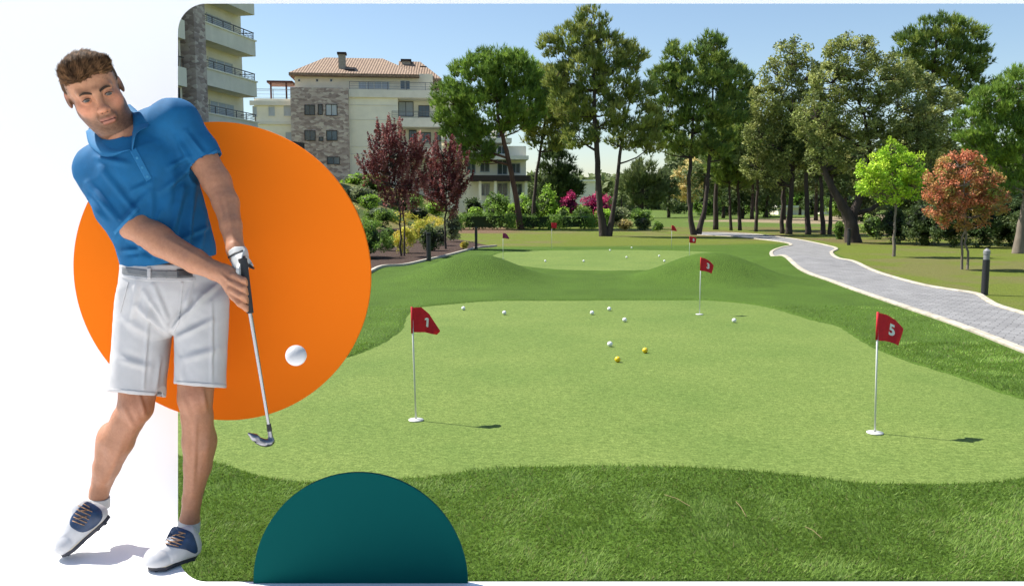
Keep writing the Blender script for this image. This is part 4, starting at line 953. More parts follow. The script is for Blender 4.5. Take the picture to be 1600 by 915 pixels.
putting_flag(1077, 405, 369, "red flag with white figure 8 at the far green's right side", "8", [(0, 0), (.5, .05), (1, .3)], [(0, 1), (1, 1.1)], Hf=.19, W=.19)
def ball_mat(name, col):
    m, N, L, P = new_mat(name); P.inputs['Base Color'].default_value = (*col, 1); P.inputs['Roughness'].default_value = .35
    tc = N.new('ShaderNodeTexCoord'); v = N.new('ShaderNodeTexVoronoi'); v.inputs['Scale'].default_value = 260; v.feature = 'SMOOTH_F1'; L.new(tc.outputs['Object'], v.inputs['Vector'])
    b = N.new('ShaderNodeBump'); b.inputs['Strength'].default_value = .35; b.inputs['Distance'].default_value = .001; L.new(v.outputs[0], b.inputs['Height']); L.new(b.outputs[0], P.inputs['Normal']); return m
m_ball, m_yball = ball_mat("white_ball_cover", (.80, .80, .80)), ball_mat("yellow_ball_cover", (.75, .50, .01))
def ball_mesh(r):
    """golf ball: a sphere with a modelled dimple pattern"""
    bm = bmesh.new(); bmesh.ops.create_icosphere(bm, subdivisions=5, radius=1)
    V = np.array([v.co[:] for v in bm.verts]); n = 300; i = np.arange(n) + .5; ph = np.arccos(1 - 2 * i / n); th = math.pi * (1 + 5 ** .5) * i
    C_ = np.stack([np.cos(th) * np.sin(ph), np.sin(th) * np.sin(ph), np.cos(ph)], -1); d = np.arccos(np.clip(V @ C_.T, -1, 1)).min(1)
    rr = 1 - .022 * sstep(1 - d / .085)
    for v, q in zip(bm.verts, rr): v.co *= q * r
    me = bpy.data.meshes.new("golf_ball"); bm.to_mesh(me); bm.free(); me.polygons.foreach_set('use_smooth', np.ones(len(me.polygons), bool)); return me
bmesh_small = ball_mesh(.030); bmesh_y = bmesh_small.copy()
bmesh_small.materials.append(m_ball); bmesh_y.materials.append(m_yball)
balls = [(724, 482, "white ball nearest the flag numbered 1, alone at the green's back left"), (788, 489, "white ball second from the left on the near green"), (925, 489, "white ball at the left of the back trio, near green"),
         (952, 483, "white ball farthest back of the trio on the near green"), (976, 500, "white ball at the right of the trio, slightly nearer"), (1147, 501, "white ball alone right of the flag numbered 3"), (953, 538, "white ball just above the two yellow balls"),
         (965, 562, "yellow ball on the left, nearest ball on the green"), (1008, 548, "yellow ball on the right of the pair"),
         (852, 408, "white ball leftmost on the far green"), (912, 408, "white ball second from left on the far green"), (953, 391, "white ball at the far green's back edge"), (979, 402, "white ball in the middle of the far green"),
         (987, 388, "white ball just off the far green's back edge"), (1030, 400, "white ball behind another at the far green's right"), (1038, 408, "white ball at the far green's front right lip")]
for px, py, lab in balls:
    p = gp(px, py, .03); o = bpy.data.objects.new("golf_ball", bmesh_y if lab.startswith("yellow") else bmesh_small); COL.objects.link(o)
    o.location = (p.x, p.y, float(Hbase(p.x, p.y)) + .006 + .030 + (.02 if (px, py) == (987, 388) else 0)); o.rotation_euler = (px, py, 0)
    tag(o, lab, "golf ball", "yellow golf balls on the near green" if lab.startswith("yellow") else "white golf balls on the greens")
# bollard lights
m_black = mat("black_bollard_metal", (.018, .018, .020), rough=.45)
m_lens = mat("grey_lens_ring", (.22, .22, .22), rough=.4, spec=.7)
def bollard(px, py, top, label, r, style):
    b = on(px, py); h = at(px, top, b.y).z - b.z; t = empty("bollard_light", b, label, "bollard", "black bollard lights along the paths")
    if style == 0:
        MB().tube([(0, 0, -.03), (0, 0, 0), (0, 0, h * .76)], [r, r, r], 20).build("post", m_black, t, smooth_angle=40)
        MB().tube([(0, 0, h * .762), (0, 0, h * .88)], r * .86, 20).build("lens", m_lens, t, smooth_angle=40)
        c = MB(); c.tube([(0, 0, h * .882), (0, 0, h * .95), (0, 0, h * .97), (0, 0, h)], [r, r, r * .7, r * .25], 20); c.build("cap", m_lens, t, smooth_angle=40)
    else:
        MB().tube([(0, 0, -.03), (0, 0, h * .90)], r, 16).build("post", m_black, t, smooth_angle=40)
        MB().tube([(0, 0, h * .902), (0, 0, h * .94), (0, 0, h)], [r * .5, r * 1.15, r * 1.1], 18).build("cap", m_black, t, smooth_angle=40)
    return t
bollard(1538, 461, 388, "near black bollard with grey lens beside the paved path", .058, 0)
bollard(670, 408, 363, "black bollard in the bark bed left of the far green", .065, 1)
bollard(744, 389, 355, "black bollard with wider cap at the far end of the bed kerb", .05, 1)
bollard(1326, 383, 357, "small black bollard at the foot of the big oak", .07, 1)

# ------------------------------------------------------------------ fringe grass near the camera, real blades
def blades():
    r = np.random.default_rng(21); parts = []
    for (x0, x1, y0, y1, dens, L, w) in [(-2.6, 3.0, 3.2, 4.3, 16000, .030, .0042), (-3.2, 4.0, 4.3, 6.2, 8500, .032, .0055), (-3.8, 5.5, 6.2, 9.5, 3600, .032, .008), (-4.5, 9.0, 9.5, 13, 900, .022, .011)]:
        n = int((x1 - x0) * (y1 - y0) * dens); X = r.uniform(x0, x1, n); Y = r.uniform(y0, y1, n)
        ok = (np.abs(X / Y - .0) < .66); X, Y = X[ok], Y[ok]
        d = poly_sd(X, Y, G1); keep = d > .004
        keep &= (poly_sd(X, Y, PATH) > .12) & (poly_sd(X, Y, MULCH) > .08) & (poly_sd(X, Y, G2) > .01) & (poly_sd(X, Y, PR + [Vector((60, 3, 0)), Vector((60, 60, 0))]) > .1 if y0 > 4 else True)
        X, Y, d = X[keep], Y[keep], d[keep]; n = len(X)
        Z = Hgr(X, Y); a = (fbm(X, Y, .35, 31) * 9 + r.normal(0, .9, n)); le = L * r.uniform(.55, 1.25, n) * (.75 + .5 * fbm(X, Y, .12, 33)); tilt = r.uniform(.35, 1.15, n)
        dx, dy = np.cos(a) * np.sin(tilt), np.sin(a) * np.sin(tilt); dz = np.cos(tilt); b2 = a + np.pi / 2 + r.normal(0, .5, n); ww = w * r.uniform(.6, 1.2, n) / 2
        P0 = np.stack([X, Y, Z - .003], -1); S = np.stack([np.cos(b2), np.sin(b2), np.zeros(n)], -1) * ww[:, None]
        T = P0 + np.stack([dx, dy, dz], -1) * le[:, None]
        V = np.stack([P0 - S, P0 + S, T], 1)
        t = r.random(n); f = fbm(X, Y, .5, 35); c = np.array([.062, .122, .014]) * (1 - t[:, None]) + np.array([.155, .235, .040]) * t[:, None]
        c *= (.95 + .85 * f)[:, None]; c *= (1 + .20 * sstep((Y - 5.5) / 3))[:, None]; dry = r.random(n) < .035 + .05 * (f > .6); c[dry] = np.array([.22, .20, .09])
        parts.append((V.reshape(-1, 3), np.repeat(c, 3, 0)))
    V = np.concatenate([p[0] for p in parts]); Cc = np.concatenate([p[1] for p in parts]); F = np.arange(len(V)).reshape(-1, 3)
    tag(obj("fringe_grass", mkmesh("fringe_grass", V, F, False, Cc), leaf_mat("grass_blades", .3, .6)), "longer green fringe grass round the putting green", "grass", kind='stuff')
    return len(F)
blades()
m_twig = mat("dry_needle", (.25, .18, .09), rough=.8)
for i, (a, b, lab) in enumerate([((1038, 772), (1078, 790), "longest dry pine needle pair lying on the near fringe grass"), ((1150, 783), (1166, 806), "short dry needle lying right of the longest one"), ((1258, 822), (1284, 840), "dry needle nearest the bottom edge of the grass")]):
    p, q = gp(*a, .045), gp(*b, .04); t = empty("dry_needle", p, lab, "twig", "dry pine needles on the fringe grass")
    MB().tube([(0, 0, 0), tuple((q - p) * .5 + Vector((0, .006, .008))), tuple(q - p)], .0014, 5).build("needle", m_twig, t)
# ------------------------------------------------------------------ the golfer, sculpted as smooth distance fields and meshed
import openvdb as vdb
from mathutils.bvhtree import BVHTree
BY = 2.83
def B(px, py, dy=0.0): return np.array(at(px, py, BY + dy))
vr = Vector((BY, 1.26, 0)).normalized(); VR = np.array(vr)                      # to the picture's right, square to the line of sight
VD = np.array((-vr.y, vr.x, 0.0)); UP = np.array((0, 0, 1.0))                    # away from the camera
class SDF:
    def __init__(s): s.ops = []
    def _add(s, kind, fn, lo, hi, k): s.ops.append((kind, fn, np.array(lo) - k, np.array(hi) + k, k)); return s
    def cone(s, a, b, r1, r2, k=.02, sy=1.0, kind='u'):
        a, b = np.array(a, float), np.array(b, float)
        if sy == 1.0:
            ab = b - a; L2 = ab @ ab + 1e-9
            def fn(P):
                q = P - a; t = np.clip((q @ ab) / L2, 0, 1); return np.linalg.norm(q - t[..., None] * ab, axis=-1) - (r1 + (r2 - r1) * t)
        else:
            m = np.array([VR, VD / sy, UP]); a2, b2 = m @ a, m @ b; ab = b2 - a2; L2 = ab @ ab + 1e-9
            def fn(P):
                q = P @ m.T - a2; t = np.clip((q @ ab) / L2, 0, 1); return (np.linalg.norm(q - t[..., None] * ab, axis=-1) - (r1 + (r2 - r1) * t)) * max(sy, .7)
        R_ = max(r1, r2); return s._add(kind, fn, np.minimum(a, b) - R_, np.maximum(a, b) + R_, k)
    def chain(s, pts, rads, k=.02, sy=1.0, kind='u'):
        for i in range(len(pts) - 1): s.cone(pts[i], pts[i + 1], rads[i], rads[i + 1], k if i == 0 or k < .012 else .012, sy, kind)
        return s
    def ell(s, c, r, k=.02, kind='u', M=None):
        """ellipsoid, radii r along the rows of M"""
        c = np.array(c, float); r = np.array(r, float); M = np.eye(3) if M is None else M; mr = r.min()
        def fn(P):
            q = (P - c) @ M.T; n1 = np.linalg.norm(q / r, axis=-1); n2 = np.linalg.norm(q / (r * r), axis=-1) + 1e-9; return n1 * (n1 - 1) / n2
        e = np.abs(M.T) @ r; return s._add(kind, fn, c - e, c + e, k)
    def cut(s, p, n, k=.0):
        """keep the side of plane p towards -n"""
        p, n = np.array(p, float), np.array(n, float); n = n / np.linalg.norm(n)
        s.ops.append(('c', lambda P: (P - p) @ n, None, None, k)); return s
    def mesh(s, h, lo, hi, smooth=3):
        lo, hi = np.array(lo, float), np.array(hi, float); N_ = np.ceil((hi - lo) / h).astype(int); bg = 3 * h
        g = vdb.FloatGrid(bg); step = 24
        ax = [lo[i] + h * np.arange(N_[i]) for i in range(3)]
        for z0 in range(0, N_[2], step):
            zz = ax[2][z0:z0 + step]; D = np.full((N_[0], N_[1], len(zz)), 1.0, np.float32)
            for kind, fn, l, u, k in s.ops:
                if l is None: sl_ = (slice(0, N_[0]), slice(0, N_[1]), slice(0, len(zz)))
                else:
                    i0 = np.maximum(np.floor((l - bg - lo) / h).astype(int), 0); i1 = np.minimum(np.ceil((u + bg - lo) / h).astype(int) + 1, N_)
                    a, b = max(i0[2] - z0, 0), min(i1[2] - z0, len(zz))
                    if a >= b or i0[0] >= i1[0] or i0[1] >= i1[1]: continue
                    sl_ = (slice(i0[0], i1[0]), slice(i0[1], i1[1]), slice(a, b))
                d0 = D[sl_]
                if l is None:
                    if not (d0 < bg * 2).any(): continue
                P = np.stack(np.meshgrid(ax[0][sl_[0]], ax[1][sl_[1]], zz[sl_[2]], indexing='ij'), -1); d1 = fn(P).astype(np.float32)
                if kind == 'u':
                    if k > 0: hh = np.maximum(k - np.abs(d0 - d1), 0) / k; r = np.minimum(d0, d1) - hh * hh * k * .25
                    else: r = np.minimum(d0, d1)
                elif kind == 's':
                    if k > 0: hh = np.maximum(k - np.abs(d0 + d1), 0) / k; r = np.maximum(d0, -d1) + hh * hh * k * .25
                    else: r = np.maximum(d0, -d1)
                else: r = np.maximum(d0, d1)
                D[sl_] = r
            g.copyFromArray(np.clip(D, -bg, bg), ijk=(0, 0, z0))
        V, T, Q = g.convertToPolygons(isovalue=0.0, adaptivity=0.0)
        V = V.astype(float) * h + lo
        n_ = normals(V, Q); d_ = V - V.mean(0)
        if (np.sum(n_ * d_)) < 0: Q = Q[:, ::-1]
        if smooth: V = lap(V, Q, smooth)
        return V, Q
def lap(V, Q, it=3, f=.5):
    E = np.concatenate([Q[:, [0, 1]], Q[:, [1, 2]], Q[:, [2, 3]], Q[:, [3, 0]]]); E = np.concatenate([E, E[:, ::-1]])
    cnt = np.bincount(E[:, 0], minlength=len(V))[:, None]
    for i in range(it):
        S = np.stack([np.bincount(E[:, 0], V[E[:, 1], j], len(V)) for j in range(3)], -1) / np.maximum(cnt, 1)
        V = V + (S - V) * (f if i % 2 == 0 else f * .9 * (-1 if it > 3 and i < it - 1 else 1) * .95)
    return V
def normals(V, Q):
    n = np.cross(V[Q[:, 2]] - V[Q[:, 0]], V[Q[:, 3]] - V[Q[:, 1]]); N_ = np.zeros_like(V)
    for c in range(4):
        for j in range(3): N_[:, j] += np.bincount(Q[:, c], n[:, j], len(V))
    return N_ / (np.linalg.norm(N_, axis=1, keepdims=True) + 1e-12)
def proj(V):
    q = V - np.array([0, 0, CAMH]); f = q[:, 1] * math.cos(PIT) - q[:, 2] * math.sin(PIT); u = q[:, 1] * math.sin(PIT) + q[:, 2] * math.cos(PIT)
    return CX + FPX * q[:, 0] / f, CY - FPX * u / f
def folds(V, N_, segs):
    """raise or sink cloth along creases given as (x0, y0, x1, y1, width_px, height_m)"""
    px, py = proj(V); fr = np.clip(-(N_ @ VD) * 1.6, 0, 1); out = np.zeros(len(V))
    for x0, y0, x1, y1, w, a in segs:
        ex, ey = x1 - x0, y1 - y0; t = np.clip(((px - x0) * ex + (py - y0) * ey) / (ex * ex + ey * ey), 0, 1)
        L = math.hypot(ex, ey); d = ((px - x0) * ey - (py - y0) * ex) / L; dd = np.hypot(px - x0 - t * ex, py - y0 - t * ey)
        out += a * np.exp(-(dd / w) ** 2) * (.35 + .65 * np.sin(math.pi * np.clip(t, .02, .98)) ** .6)
        out -= .55 * a * np.exp(-(((d - 1.5 * w) / w) ** 2)) * (t > .02) * (t < .98) * np.sin(math.pi * t)
    return V + N_ * (out * fr * 1.35)[:, None]
def wav(V, s, a, seed, st=(1, 1, 1)):
    r = np.random.default_rng(seed); o = np.zeros(len(V)); P = V * np.array(st)
    for i in range(5):
        d = r.normal(size=3); d /= np.linalg.norm(d); f = s * r.uniform(.6, 1.8); w = r.normal(size=3) * s * .4
        o += np.sin(P @ d * f + 1.6 * np.sin(P @ w + r.uniform(0, 6)) + r.uniform(0, 6))
    return a * o / 5
BVHS = []
def addbvh(V, Q): BVHS.append(BVHTree.FromPolygons([tuple(v) for v in V], [tuple(int(i) for i in q) for q in Q]))
def hit(px, py, bvhs=None):
    d = ray(px, py).normalized(); o = Vector((0, 0, CAMH)); best = None
    for b in (bvhs or BVHS):
        r = b.ray_cast(o, d)
        if r[0] is not None and (best is None or r[3] < best[1]): best = (r[0], r[3], r[1])
    return (best[0], best[2]) if best else (None, None)
PER = None
def patch(name, poly, th, m, parent, bvhs=None, step=2.0, dome=0.0, off=0.0, round_=True, cols=None):
    """a cloth or leather piece cut to an outline and laid on the surface below it"""
    bm = bmesh.new(); pl = [Vector((x, y, 0)) for x, y in poly]
    if round_: pl = smooth_closed(pl, 3)
    bm.faces.new([bm.verts.new(p) for p in pl]); bmesh.ops.triangulate(bm, faces=bm.faces[:])
    for _ in range(5):
        es = [e for e in bm.edges if e.calc_length() > step]
        if not es: break
        bmesh.ops.subdivide_edges(bm, edges=es, cuts=1); bmesh.ops.triangulate(bm, faces=[f for f in bm.faces if len(f.verts) > 3])
    bm.verts.index_update(); bd = {v.index for e in bm.edges if e.is_boundary for v in e.verts}
    XY = [(v.co.x, v.co.y) for v in bm.verts]; F = [[v.index for v in f.verts] for f in bm.faces]
    be = [(e.verts[0].index, e.verts[1].index) for e in bm.edges if e.is_boundary]; bm.free()
    T = []; Bt = []; last = None; miss = []
    for i, (x, y) in enumerate(XY):
        p, n = hit(x, y, bvhs); T.append(None if p is None else (p, n))
    ok = [i for i in range(len(XY)) if T[i] is not None]
    if not ok: return None
    P2 = np.array([XY[i] for i in ok]); out = []; bot = []
    for i, (x, y) in enumerate(XY):
        if T[i] is None: j = ok[int(((P2 - (x, y)) ** 2).sum(1).argmin())]; dpt = T[j][0].y; p = at(x, y, dpt); n = T[j][1]
        else: p, n = T[i]
        d = -ray(x, y).normalized(); nn = (Vector(n) * .5 + d * .8).normalized(); e = th * (1.0 if i not in bd else .55) + off
        out.append(p + nn * e); bot.append(p - d * .004)
    n0 = len(out); V = out + bot; FF = [tuple(f) for f in F] + [tuple(i + n0 for i in f[::-1]) for f in F] + [(a, b, b + n0, a + n0) for a, b in be]
    me = mkmesh(name, [tuple(p) for p in V], FF, True); b2 = bmesh.new(); b2.from_mesh(me); bmesh.ops.recalc_face_normals(b2, faces=b2.faces[:]); b2.to_mesh(me); b2.free()
    return obj(name, me, m, parent, world_verts=True)
def wobj(name, V, Q, m, parent, cols=None, smooth=True): return obj(name, mkmesh(name, V, Q, smooth, cols), m, parent, world_verts=True)

# ---- materials
def skin_mat():
    m, N, L, P = new_mat("skin"); a = N.new('ShaderNodeVertexColor'); a.layer_name = 'Col'
    tc = N.new('ShaderNodeTexCoord'); t = N.new('ShaderNodeTexNoise'); t.inputs['Scale'].default_value = 75; t.inputs['Detail'].default_value = 7; t.inputs['Roughness'].default_value = .65; L.new(tc.outputs['Object'], t.inputs['Vector'])
    r = N.new('ShaderNodeValToRGB'); L.new(t.outputs[0], r.inputs[0]); r.color_ramp.elements[0].position = .3; r.color_ramp.elements[0].color = (.87, .83, .81, 1); r.color_ramp.elements[1].position = .7; r.color_ramp.elements[1].color = (1.10, 1.10, 1.09, 1)
    x = N.new('ShaderNodeMix'); x.data_type = 'RGBA'; x.blend_type = 'MULTIPLY'; x.inputs[0].default_value = 1; L.new(a.outputs[0], x.inputs[6]); L.new(r.outputs[0], x.inputs[7]); L.new(x.outputs[2], P.inputs['Base Color'])
    P.inputs['Roughness'].default_value = .50; P.inputs['Specular IOR Level'].default_value = .4; P.inputs['Subsurface Weight'].default_value = .12; P.inputs['Subsurface Radius'].default_value = (.012, .005, .003); P.inputs['Subsurface Scale'].default_value = 1
    t2 = N.new('ShaderNodeTexNoise'); t2.inputs['Scale'].default_value = 160; t2.inputs['Detail'].default_value = 4; L.new(tc.outputs['Object'], t2.inputs['Vector'])
    b = N.new('ShaderNodeBump'); b.inputs['Strength'].default_value = .35; b.inputs['Distance'].default_value = .002; L.new(t2.outputs[0], b.inputs['Height']); L.new(b.outputs[0], P.inputs['Normal']); return m
m_skin = skin_mat()
m_shirt = mat("blue_polo_knit", (.0045, .098, .235), rough=.8, var=.14, vscale=14, bump=.3, bscale=420, bdist=.001, spec=.3)
m_shirt2 = mat("blue_collar_knit", (.007, .130, .295), rough=.8, bump=.3, bscale=300, bdist=.001)
m_edge = mat("pale_blue_piping", (.03, .19, .36), rough=.8)
m_shorts = mat("white_golf_shorts", (.45, .44, .44), rough=.8, var=.05, vscale=12, bump=.2, bscale=350, bdist=.001)
m_belt = mat("grey_belt", (.16, .165, .17), rough=.6, var=.15, vscale=60)
m_buckle = mat("dark_buckle", (.07, .07, .075), rough=.35, metal=.6)
m_hair = mat("brown_hair", (1, 1, 1), rough=.75, attr='Col', spec=.15)
m_glove = mat("white_leather_glove", (.44, .44, .43), rough=.55, var=.08, vscale=30, bump=.4, bscale=90, bdist=.002)
m_gtrim = mat("black_glove_trim", (.02, .02, .022), rough=.6)
m_shoe = mat("white_shoe_leather", (.46, .46, .475), rough=.4, var=.08, vscale=25, bump=.2, bscale=60, bdist=.002)
m_navy = mat("navy_saddle_leather", (.012, .036, .092), rough=.4, var=.3, vscale=30, bump=.2, bscale=90, bdist=.001)
m_sole = mat("dark_sole_rubber", (.02, .022, .035), rough=.6)
m_mid = mat("cream_midsole", (.48, .43, .33), rough=.6)
m_lace = mat("tan_laces", (.26, .15, .08), rough=.8, var=.4, vscale=120)
m_sock = mat("white_sock", (.48, .48, .48), rough=.9, bump=.3, bscale=200, bdist=.001)
m_grip = mat("black_rubber_grip", (.02, .02, .022), rough=.7, bump=.6, bscale=260, bdist=.001)
m_steel = mat("polished_steel", (.30, .30, .31), rough=.25, metal=1.0)
m_steel2 = mat("brushed_steel_head", (.26, .26, .28), rough=.33, metal=1.0, var=.15, vscale=60)

# ---- head frame
HC = B(149, 146, -.06); hs = 1.105
v = HC - np.array([0, 0, CAMH]); v /= np.linalg.norm(v); rt = np.cross(v, UP); rt /= np.linalg.norm(rt); upv = np.cross(rt, v)
tl = R(21.5); uh = math.cos(tl) * upv - math.sin(tl) * rt; rh_ = math.cos(tl) * rt + math.sin(tl) * upv; fh = -v
pt = R(9); fh, uh = math.cos(pt) * fh - math.sin(pt) * uh, math.cos(pt) * uh + math.sin(pt) * fh   # chin tucked
yw = R(1); fh, rh_ = math.cos(yw) * fh + math.sin(yw) * rh_, math.cos(yw) * rh_ - math.sin(yw) * fh   # turned a little to the picture's right
HM = np.array([rh_, -fh, uh])                                  # rows: right, back, up
def Hd(x, y, z): return HC + hs * (x * HM[0] + y * HM[1] + z * HM[2])
head = SDF(); body = head
hr = lambda *r: tuple(hs * q for q in r)
body.ell(Hd(0, .018, .030), hr(.0745, .092, .078), 0, M=HM).ell(Hd(0, -.030, -.030), hr(.058, .060, .085), .03, M=HM)
body.ell(Hd(0, -.038, .046), hr(.062, .048, .048), .03, M=HM)
for s in (-1, 1):
    body.cone(Hd(s * .043, .005, -.042), Hd(s * .017, -.062, -.097), .020 * hs, .017 * hs, .035)
    body.ell(Hd(s * .044, -.054, -.020), hr(.018, .022, .017), .03, M=HM)
body.ell(Hd(0, -.074, -.101), hr(.024, .018, .017), .03, M=HM)
body.cone(Hd(-.040, -.080, .023), Hd(-.010, -.089, .018), .008 * hs, .008 * hs, .02).cone(Hd(.040, -.080, .023), Hd(.010, -.089, .018), .008 * hs, .008 * hs, .02)
for s in (-1, 1): body.ell(Hd(s * .032, -.100, .003), hr(.019, .019, .013), .016, 's', HM)
for s in (-1, 1): body.ell(Hd(s * .0315, -.0765, .003), hr(.0150, .0150, .0135), .006, M=HM)
for s in (-1, 1): body.ell(Hd(s * .0315, -.0905, .0015), hr(.0125, .009, .0036), .002, 's', HM)
body.cone(Hd(0, -.084, .016), Hd(0, -.109, -.027), .0066 * hs, .0086 * hs, .018)
body.ell(Hd(0, -.110, -.030), hr(.0115, .011, .0095), .010, M=HM)
for s in (-1, 1): body.ell(Hd(s * .0120, -.101, -.033), hr(.0066, .009, .0066), .010, M=HM); body.ell(Hd(s * .0065, -.106, -.041), hr(.0035, .004, .0035), .003, 's', HM)
body.ell(Hd(0, -.092, -.058), hr(.026, .010, .014), .02, M=HM)
body.cone(Hd(-.016, -.093, -.0605), Hd(0, -.098, -.0575), .0036 * hs, .0046 * hs, .006).cone(Hd(.016, -.093, -.0605), Hd(0, -.098, -.0575), .0036 * hs, .0046 * hs, .006)
body.cone(Hd(-.014, -.093, -.0695), Hd(.014, -.093, -.0695), .0058 * hs, .0058 * hs, .007)
body.cone(Hd(-.022, -.096, -.0645), Hd(.022, -.096, -.0640), .0018 * hs, .0018 * hs, .004, kind='s')
for s in (-1, 1):
    body.ell(Hd(s * .0760, .012, .002), hr(.0070, .015, .0245), .008, M=HM); body.ell(Hd(s * .082, .004, .005), hr(.005, .008, .015), .006, 's', HM)
head.cone(Hd(0, .030, -.060), B(214, 232, -.01), .064, .068, .035).cone(B(214, 232, -.01), B(222, 262, .0), .066, .10, .04)
head.cone(Hd(.020, -.030, -.085), B(208, 236, -.055), .020, .016, .03)
head.cut(B(214, 246, -.01), np.array(B(222, 262)) - np.array(Hd(0, .03, -.06)))
body = SDF()
# neck and trunk (mostly under the shirt)
body.cone(Hd(0, .030, -.075), B(214, 232, -.01), .058, .064, .035).cone(B(214, 232, -.01), B(222, 262, .0), .062, .10, .04)
body.cone(B(228, 262, .0), B(262, 400, .0), .130, .125, .05, sy=.66).cone(B(160, 262, .0), B(282, 200, .01), .045, .045, .05).cone(B(262, 400), B(268, 445), .125, .11, .05, sy=.6)
# picture-left arm: bare from the sleeve down
body.chain([B(152, 268, .0), B(180, 318, -.05), B(212, 352, -.09)], [.060, .056, .051], .03)
body.chain([B(212, 352, -.09), B(252, 379, -.125), B(305, 408, -.18), B(336, 423, -.205), B(352, 431, -.215)], [.051, .0465, .038, .029, .027], .02)
body.ell(B(240, 366, -.12), (.045, .035, .032), .03)
# picture-right arm
body.chain([B(280, 192, .01), B(312, 240, .005), B(338, 283, -.02)], [.058, .052, .0455], .03)
body.chain([B(338, 283, -.02), B(353, 317, -.055), B(361, 353, -.11), B(368, 390, -.16), B(372, 402, -.175)], [.0455, .0415, .0335, .0275, .028], .02)
# bare hand gripping low: palm, four fingers wrapped round the grip, thumb
body.chain([B(352, 427, -.215), B(362, 440, -.222)], [.027, .028], .02)
body.ell(B(364, 441, -.222), (.024, .026, .040), .02).cone(B(360, 434, -.222), B(368, 460, -.228), .024, .020, .015)
fing = [[(366, 431, -.247), (381, 438, -.268), (393, 446, -.255), (396, 450, -.232)], [(363, 441, -.252), (379, 450, -.272), (392, 458, -.258), (395, 462, -.235)],
        [(362, 452, -.253), (377, 462, -.274), (390, 470, -.258), (393, 473, -.236)], [(364, 462, -.250), (375, 474, -.270), (386, 482, -.258), (390, 483, -.240)]]
for i, f in enumerate(fing):
    r0 = [.0095, .0105, .0110, .0105][i]; body.chain([B(*q) for q in f], [r0 * 1.12, r0, r0 * .92, r0 * .8], .004)
    body.cone(B(360, 436 + i * 6, -.225), B(*f[0]), .013, r0 * 1.1, .008)
body.chain([B(366, 432, -.20), B(382, 446, -.215), B(388, 468, -.235)], [.015, .012, .0095], .008)
# legs
LL = [(228, 500, .03, .085), (220, 570, .02, .074), (212, 636, .0, .057), (200, 655, .01, .052), (183, 688, .03, .0570), (167, 728, .05, .0445), (155, 768, .05, .031), (152, 790, .05, .033)]
LR = [(312, 500, .0, .085), (309, 560, -.01, .072), (305, 622, -.03, .056), (308, 650, -.02, .051), (311, 690, .0, .0555), (309, 728, .01, .046), (300, 780, .01, .0315), (296, 815, .01, .033), (294, 835, .01, .034)]
for L_ in (LL, LR): body.chain([B(a, b, c) for a, b, c, d_ in L_], [d_ for *_, d_ in L_], .02)
body.ell(B(211, 634, -.035), (.032, .026, .036), .025).ell(B(304, 620, -.065), (.032, .026, .036), .025)
body.cone(B(209, 655, -.03), B(163, 748, .02), .014, .010, .03).cone(B(306, 640, -.055), B(302, 765, -.01), .014, .010, .03)
body.ell(B(171, 690, .055), (.040, .045, .07), .03).ell(B(318, 688, .03), (.036, .045, .07), .03)
V, Q = body.mesh(.0027, B(80, 885, 0) * [1, 0, 1] + [-.02, 2.38, -.02], [B(415, 400)[0] + .02, 3.06, B(150, 66)[2] + .02], 4)
hV, hQ = head.mesh(.0017, np.array(HC) - [.19, .19, .25], np.array(HC) + [.19, .19, .20], 2)
Q = np.concatenate([Q, hQ + len(V)]); V = np.concatenate([V, hV])
addbvh(V, Q); N_ = normals(V, Q)
# muscle and tendon relief
sel = ((V - HC) @ HM.T) / hs
V = folds(V, N_, [(194, 636, 207, 664, 4, .003), (216, 612, 226, 648, 4, .004), (286, 622, 297, 650, 4, .003), (316, 606, 322, 642, 4, .004), (306, 655, 301, 765, 4, .0025), (327, 655, 322, 725, 6, .0025), (288, 660, 292, 720, 6, .003), (196, 672, 170, 748, 5, .0022), (152, 680, 148, 740, 6, .003),
    (258, 372, 335, 415, 3.5, .0018), (352, 310, 366, 378, 3.5, .0022), (338, 300, 352, 350, 4, .0016), (345, 428, 362, 442, 2.5, .0025)]); N_ = normals(V, Q)
ishead = np.linalg.norm(sel / np.array([.11, .14, .15]), axis=1) < 1
V = V + N_ * (wav(V, 48, .0007, 3, (1, 1, .5)) * ~ishead)[:, None]
# skin colour: tan skin, ruddier cheeks, nose and knees, stubble, lips, brows
C = np.tile(np.array([.41, .19, .105]), (len(V), 1)); px, py = proj(V)
hx, hy, hz = sel[:, 0], sel[:, 1], sel[:, 2]
g = lambda x, y, z, r: np.exp(-(((np.abs(hx) - x) / r) ** 2 + ((hy - y) / r) ** 2 + ((hz - z) / r) ** 2))
def mixc(w, c):
    global C
    w = (np.clip(w, 0, 1) * ishead)[:, None]; C = C * (1 - w) + np.array(c) * w
C[ishead] = (.42, .20, .108)
mixc(.55 * g(.045, -.07, -.022, .028), (.55, .19, .11)); mixc(.5 * g(0, -.11, -.03, .018), (.56, .20, .12)); mixc(.8 * ((np.abs(hx) > .076)), (.50, .16, .10))
nz_ = .5 + .5 * np.sin(hx * 900 + 3 * np.sin(hz * 700)) * np.sin(hz * 820 + 2 * np.sin(hx * 500))
stub = sstep((-hz - .034 - .020 * np.clip(1 - np.abs(hx) / .05, 0, 1) * 0) / .02) * (hy < .02) * sstep((.012 - (np.abs(hx) < .018) * (np.abs(hz + .045) < .004) * .02 + .1) / .1)
side = sstep((np.abs(hx) - .056) / .01) * sstep((.02 - hz) / .02) * (hy < .015) * (hy > -.05)
stub = np.maximum(stub * (1 - .75 * g(.040, -.075, -.040, .018)), side) * (.62 + .38 * nz_)
mixc(stub * 1.05, (.105, .047, .021))
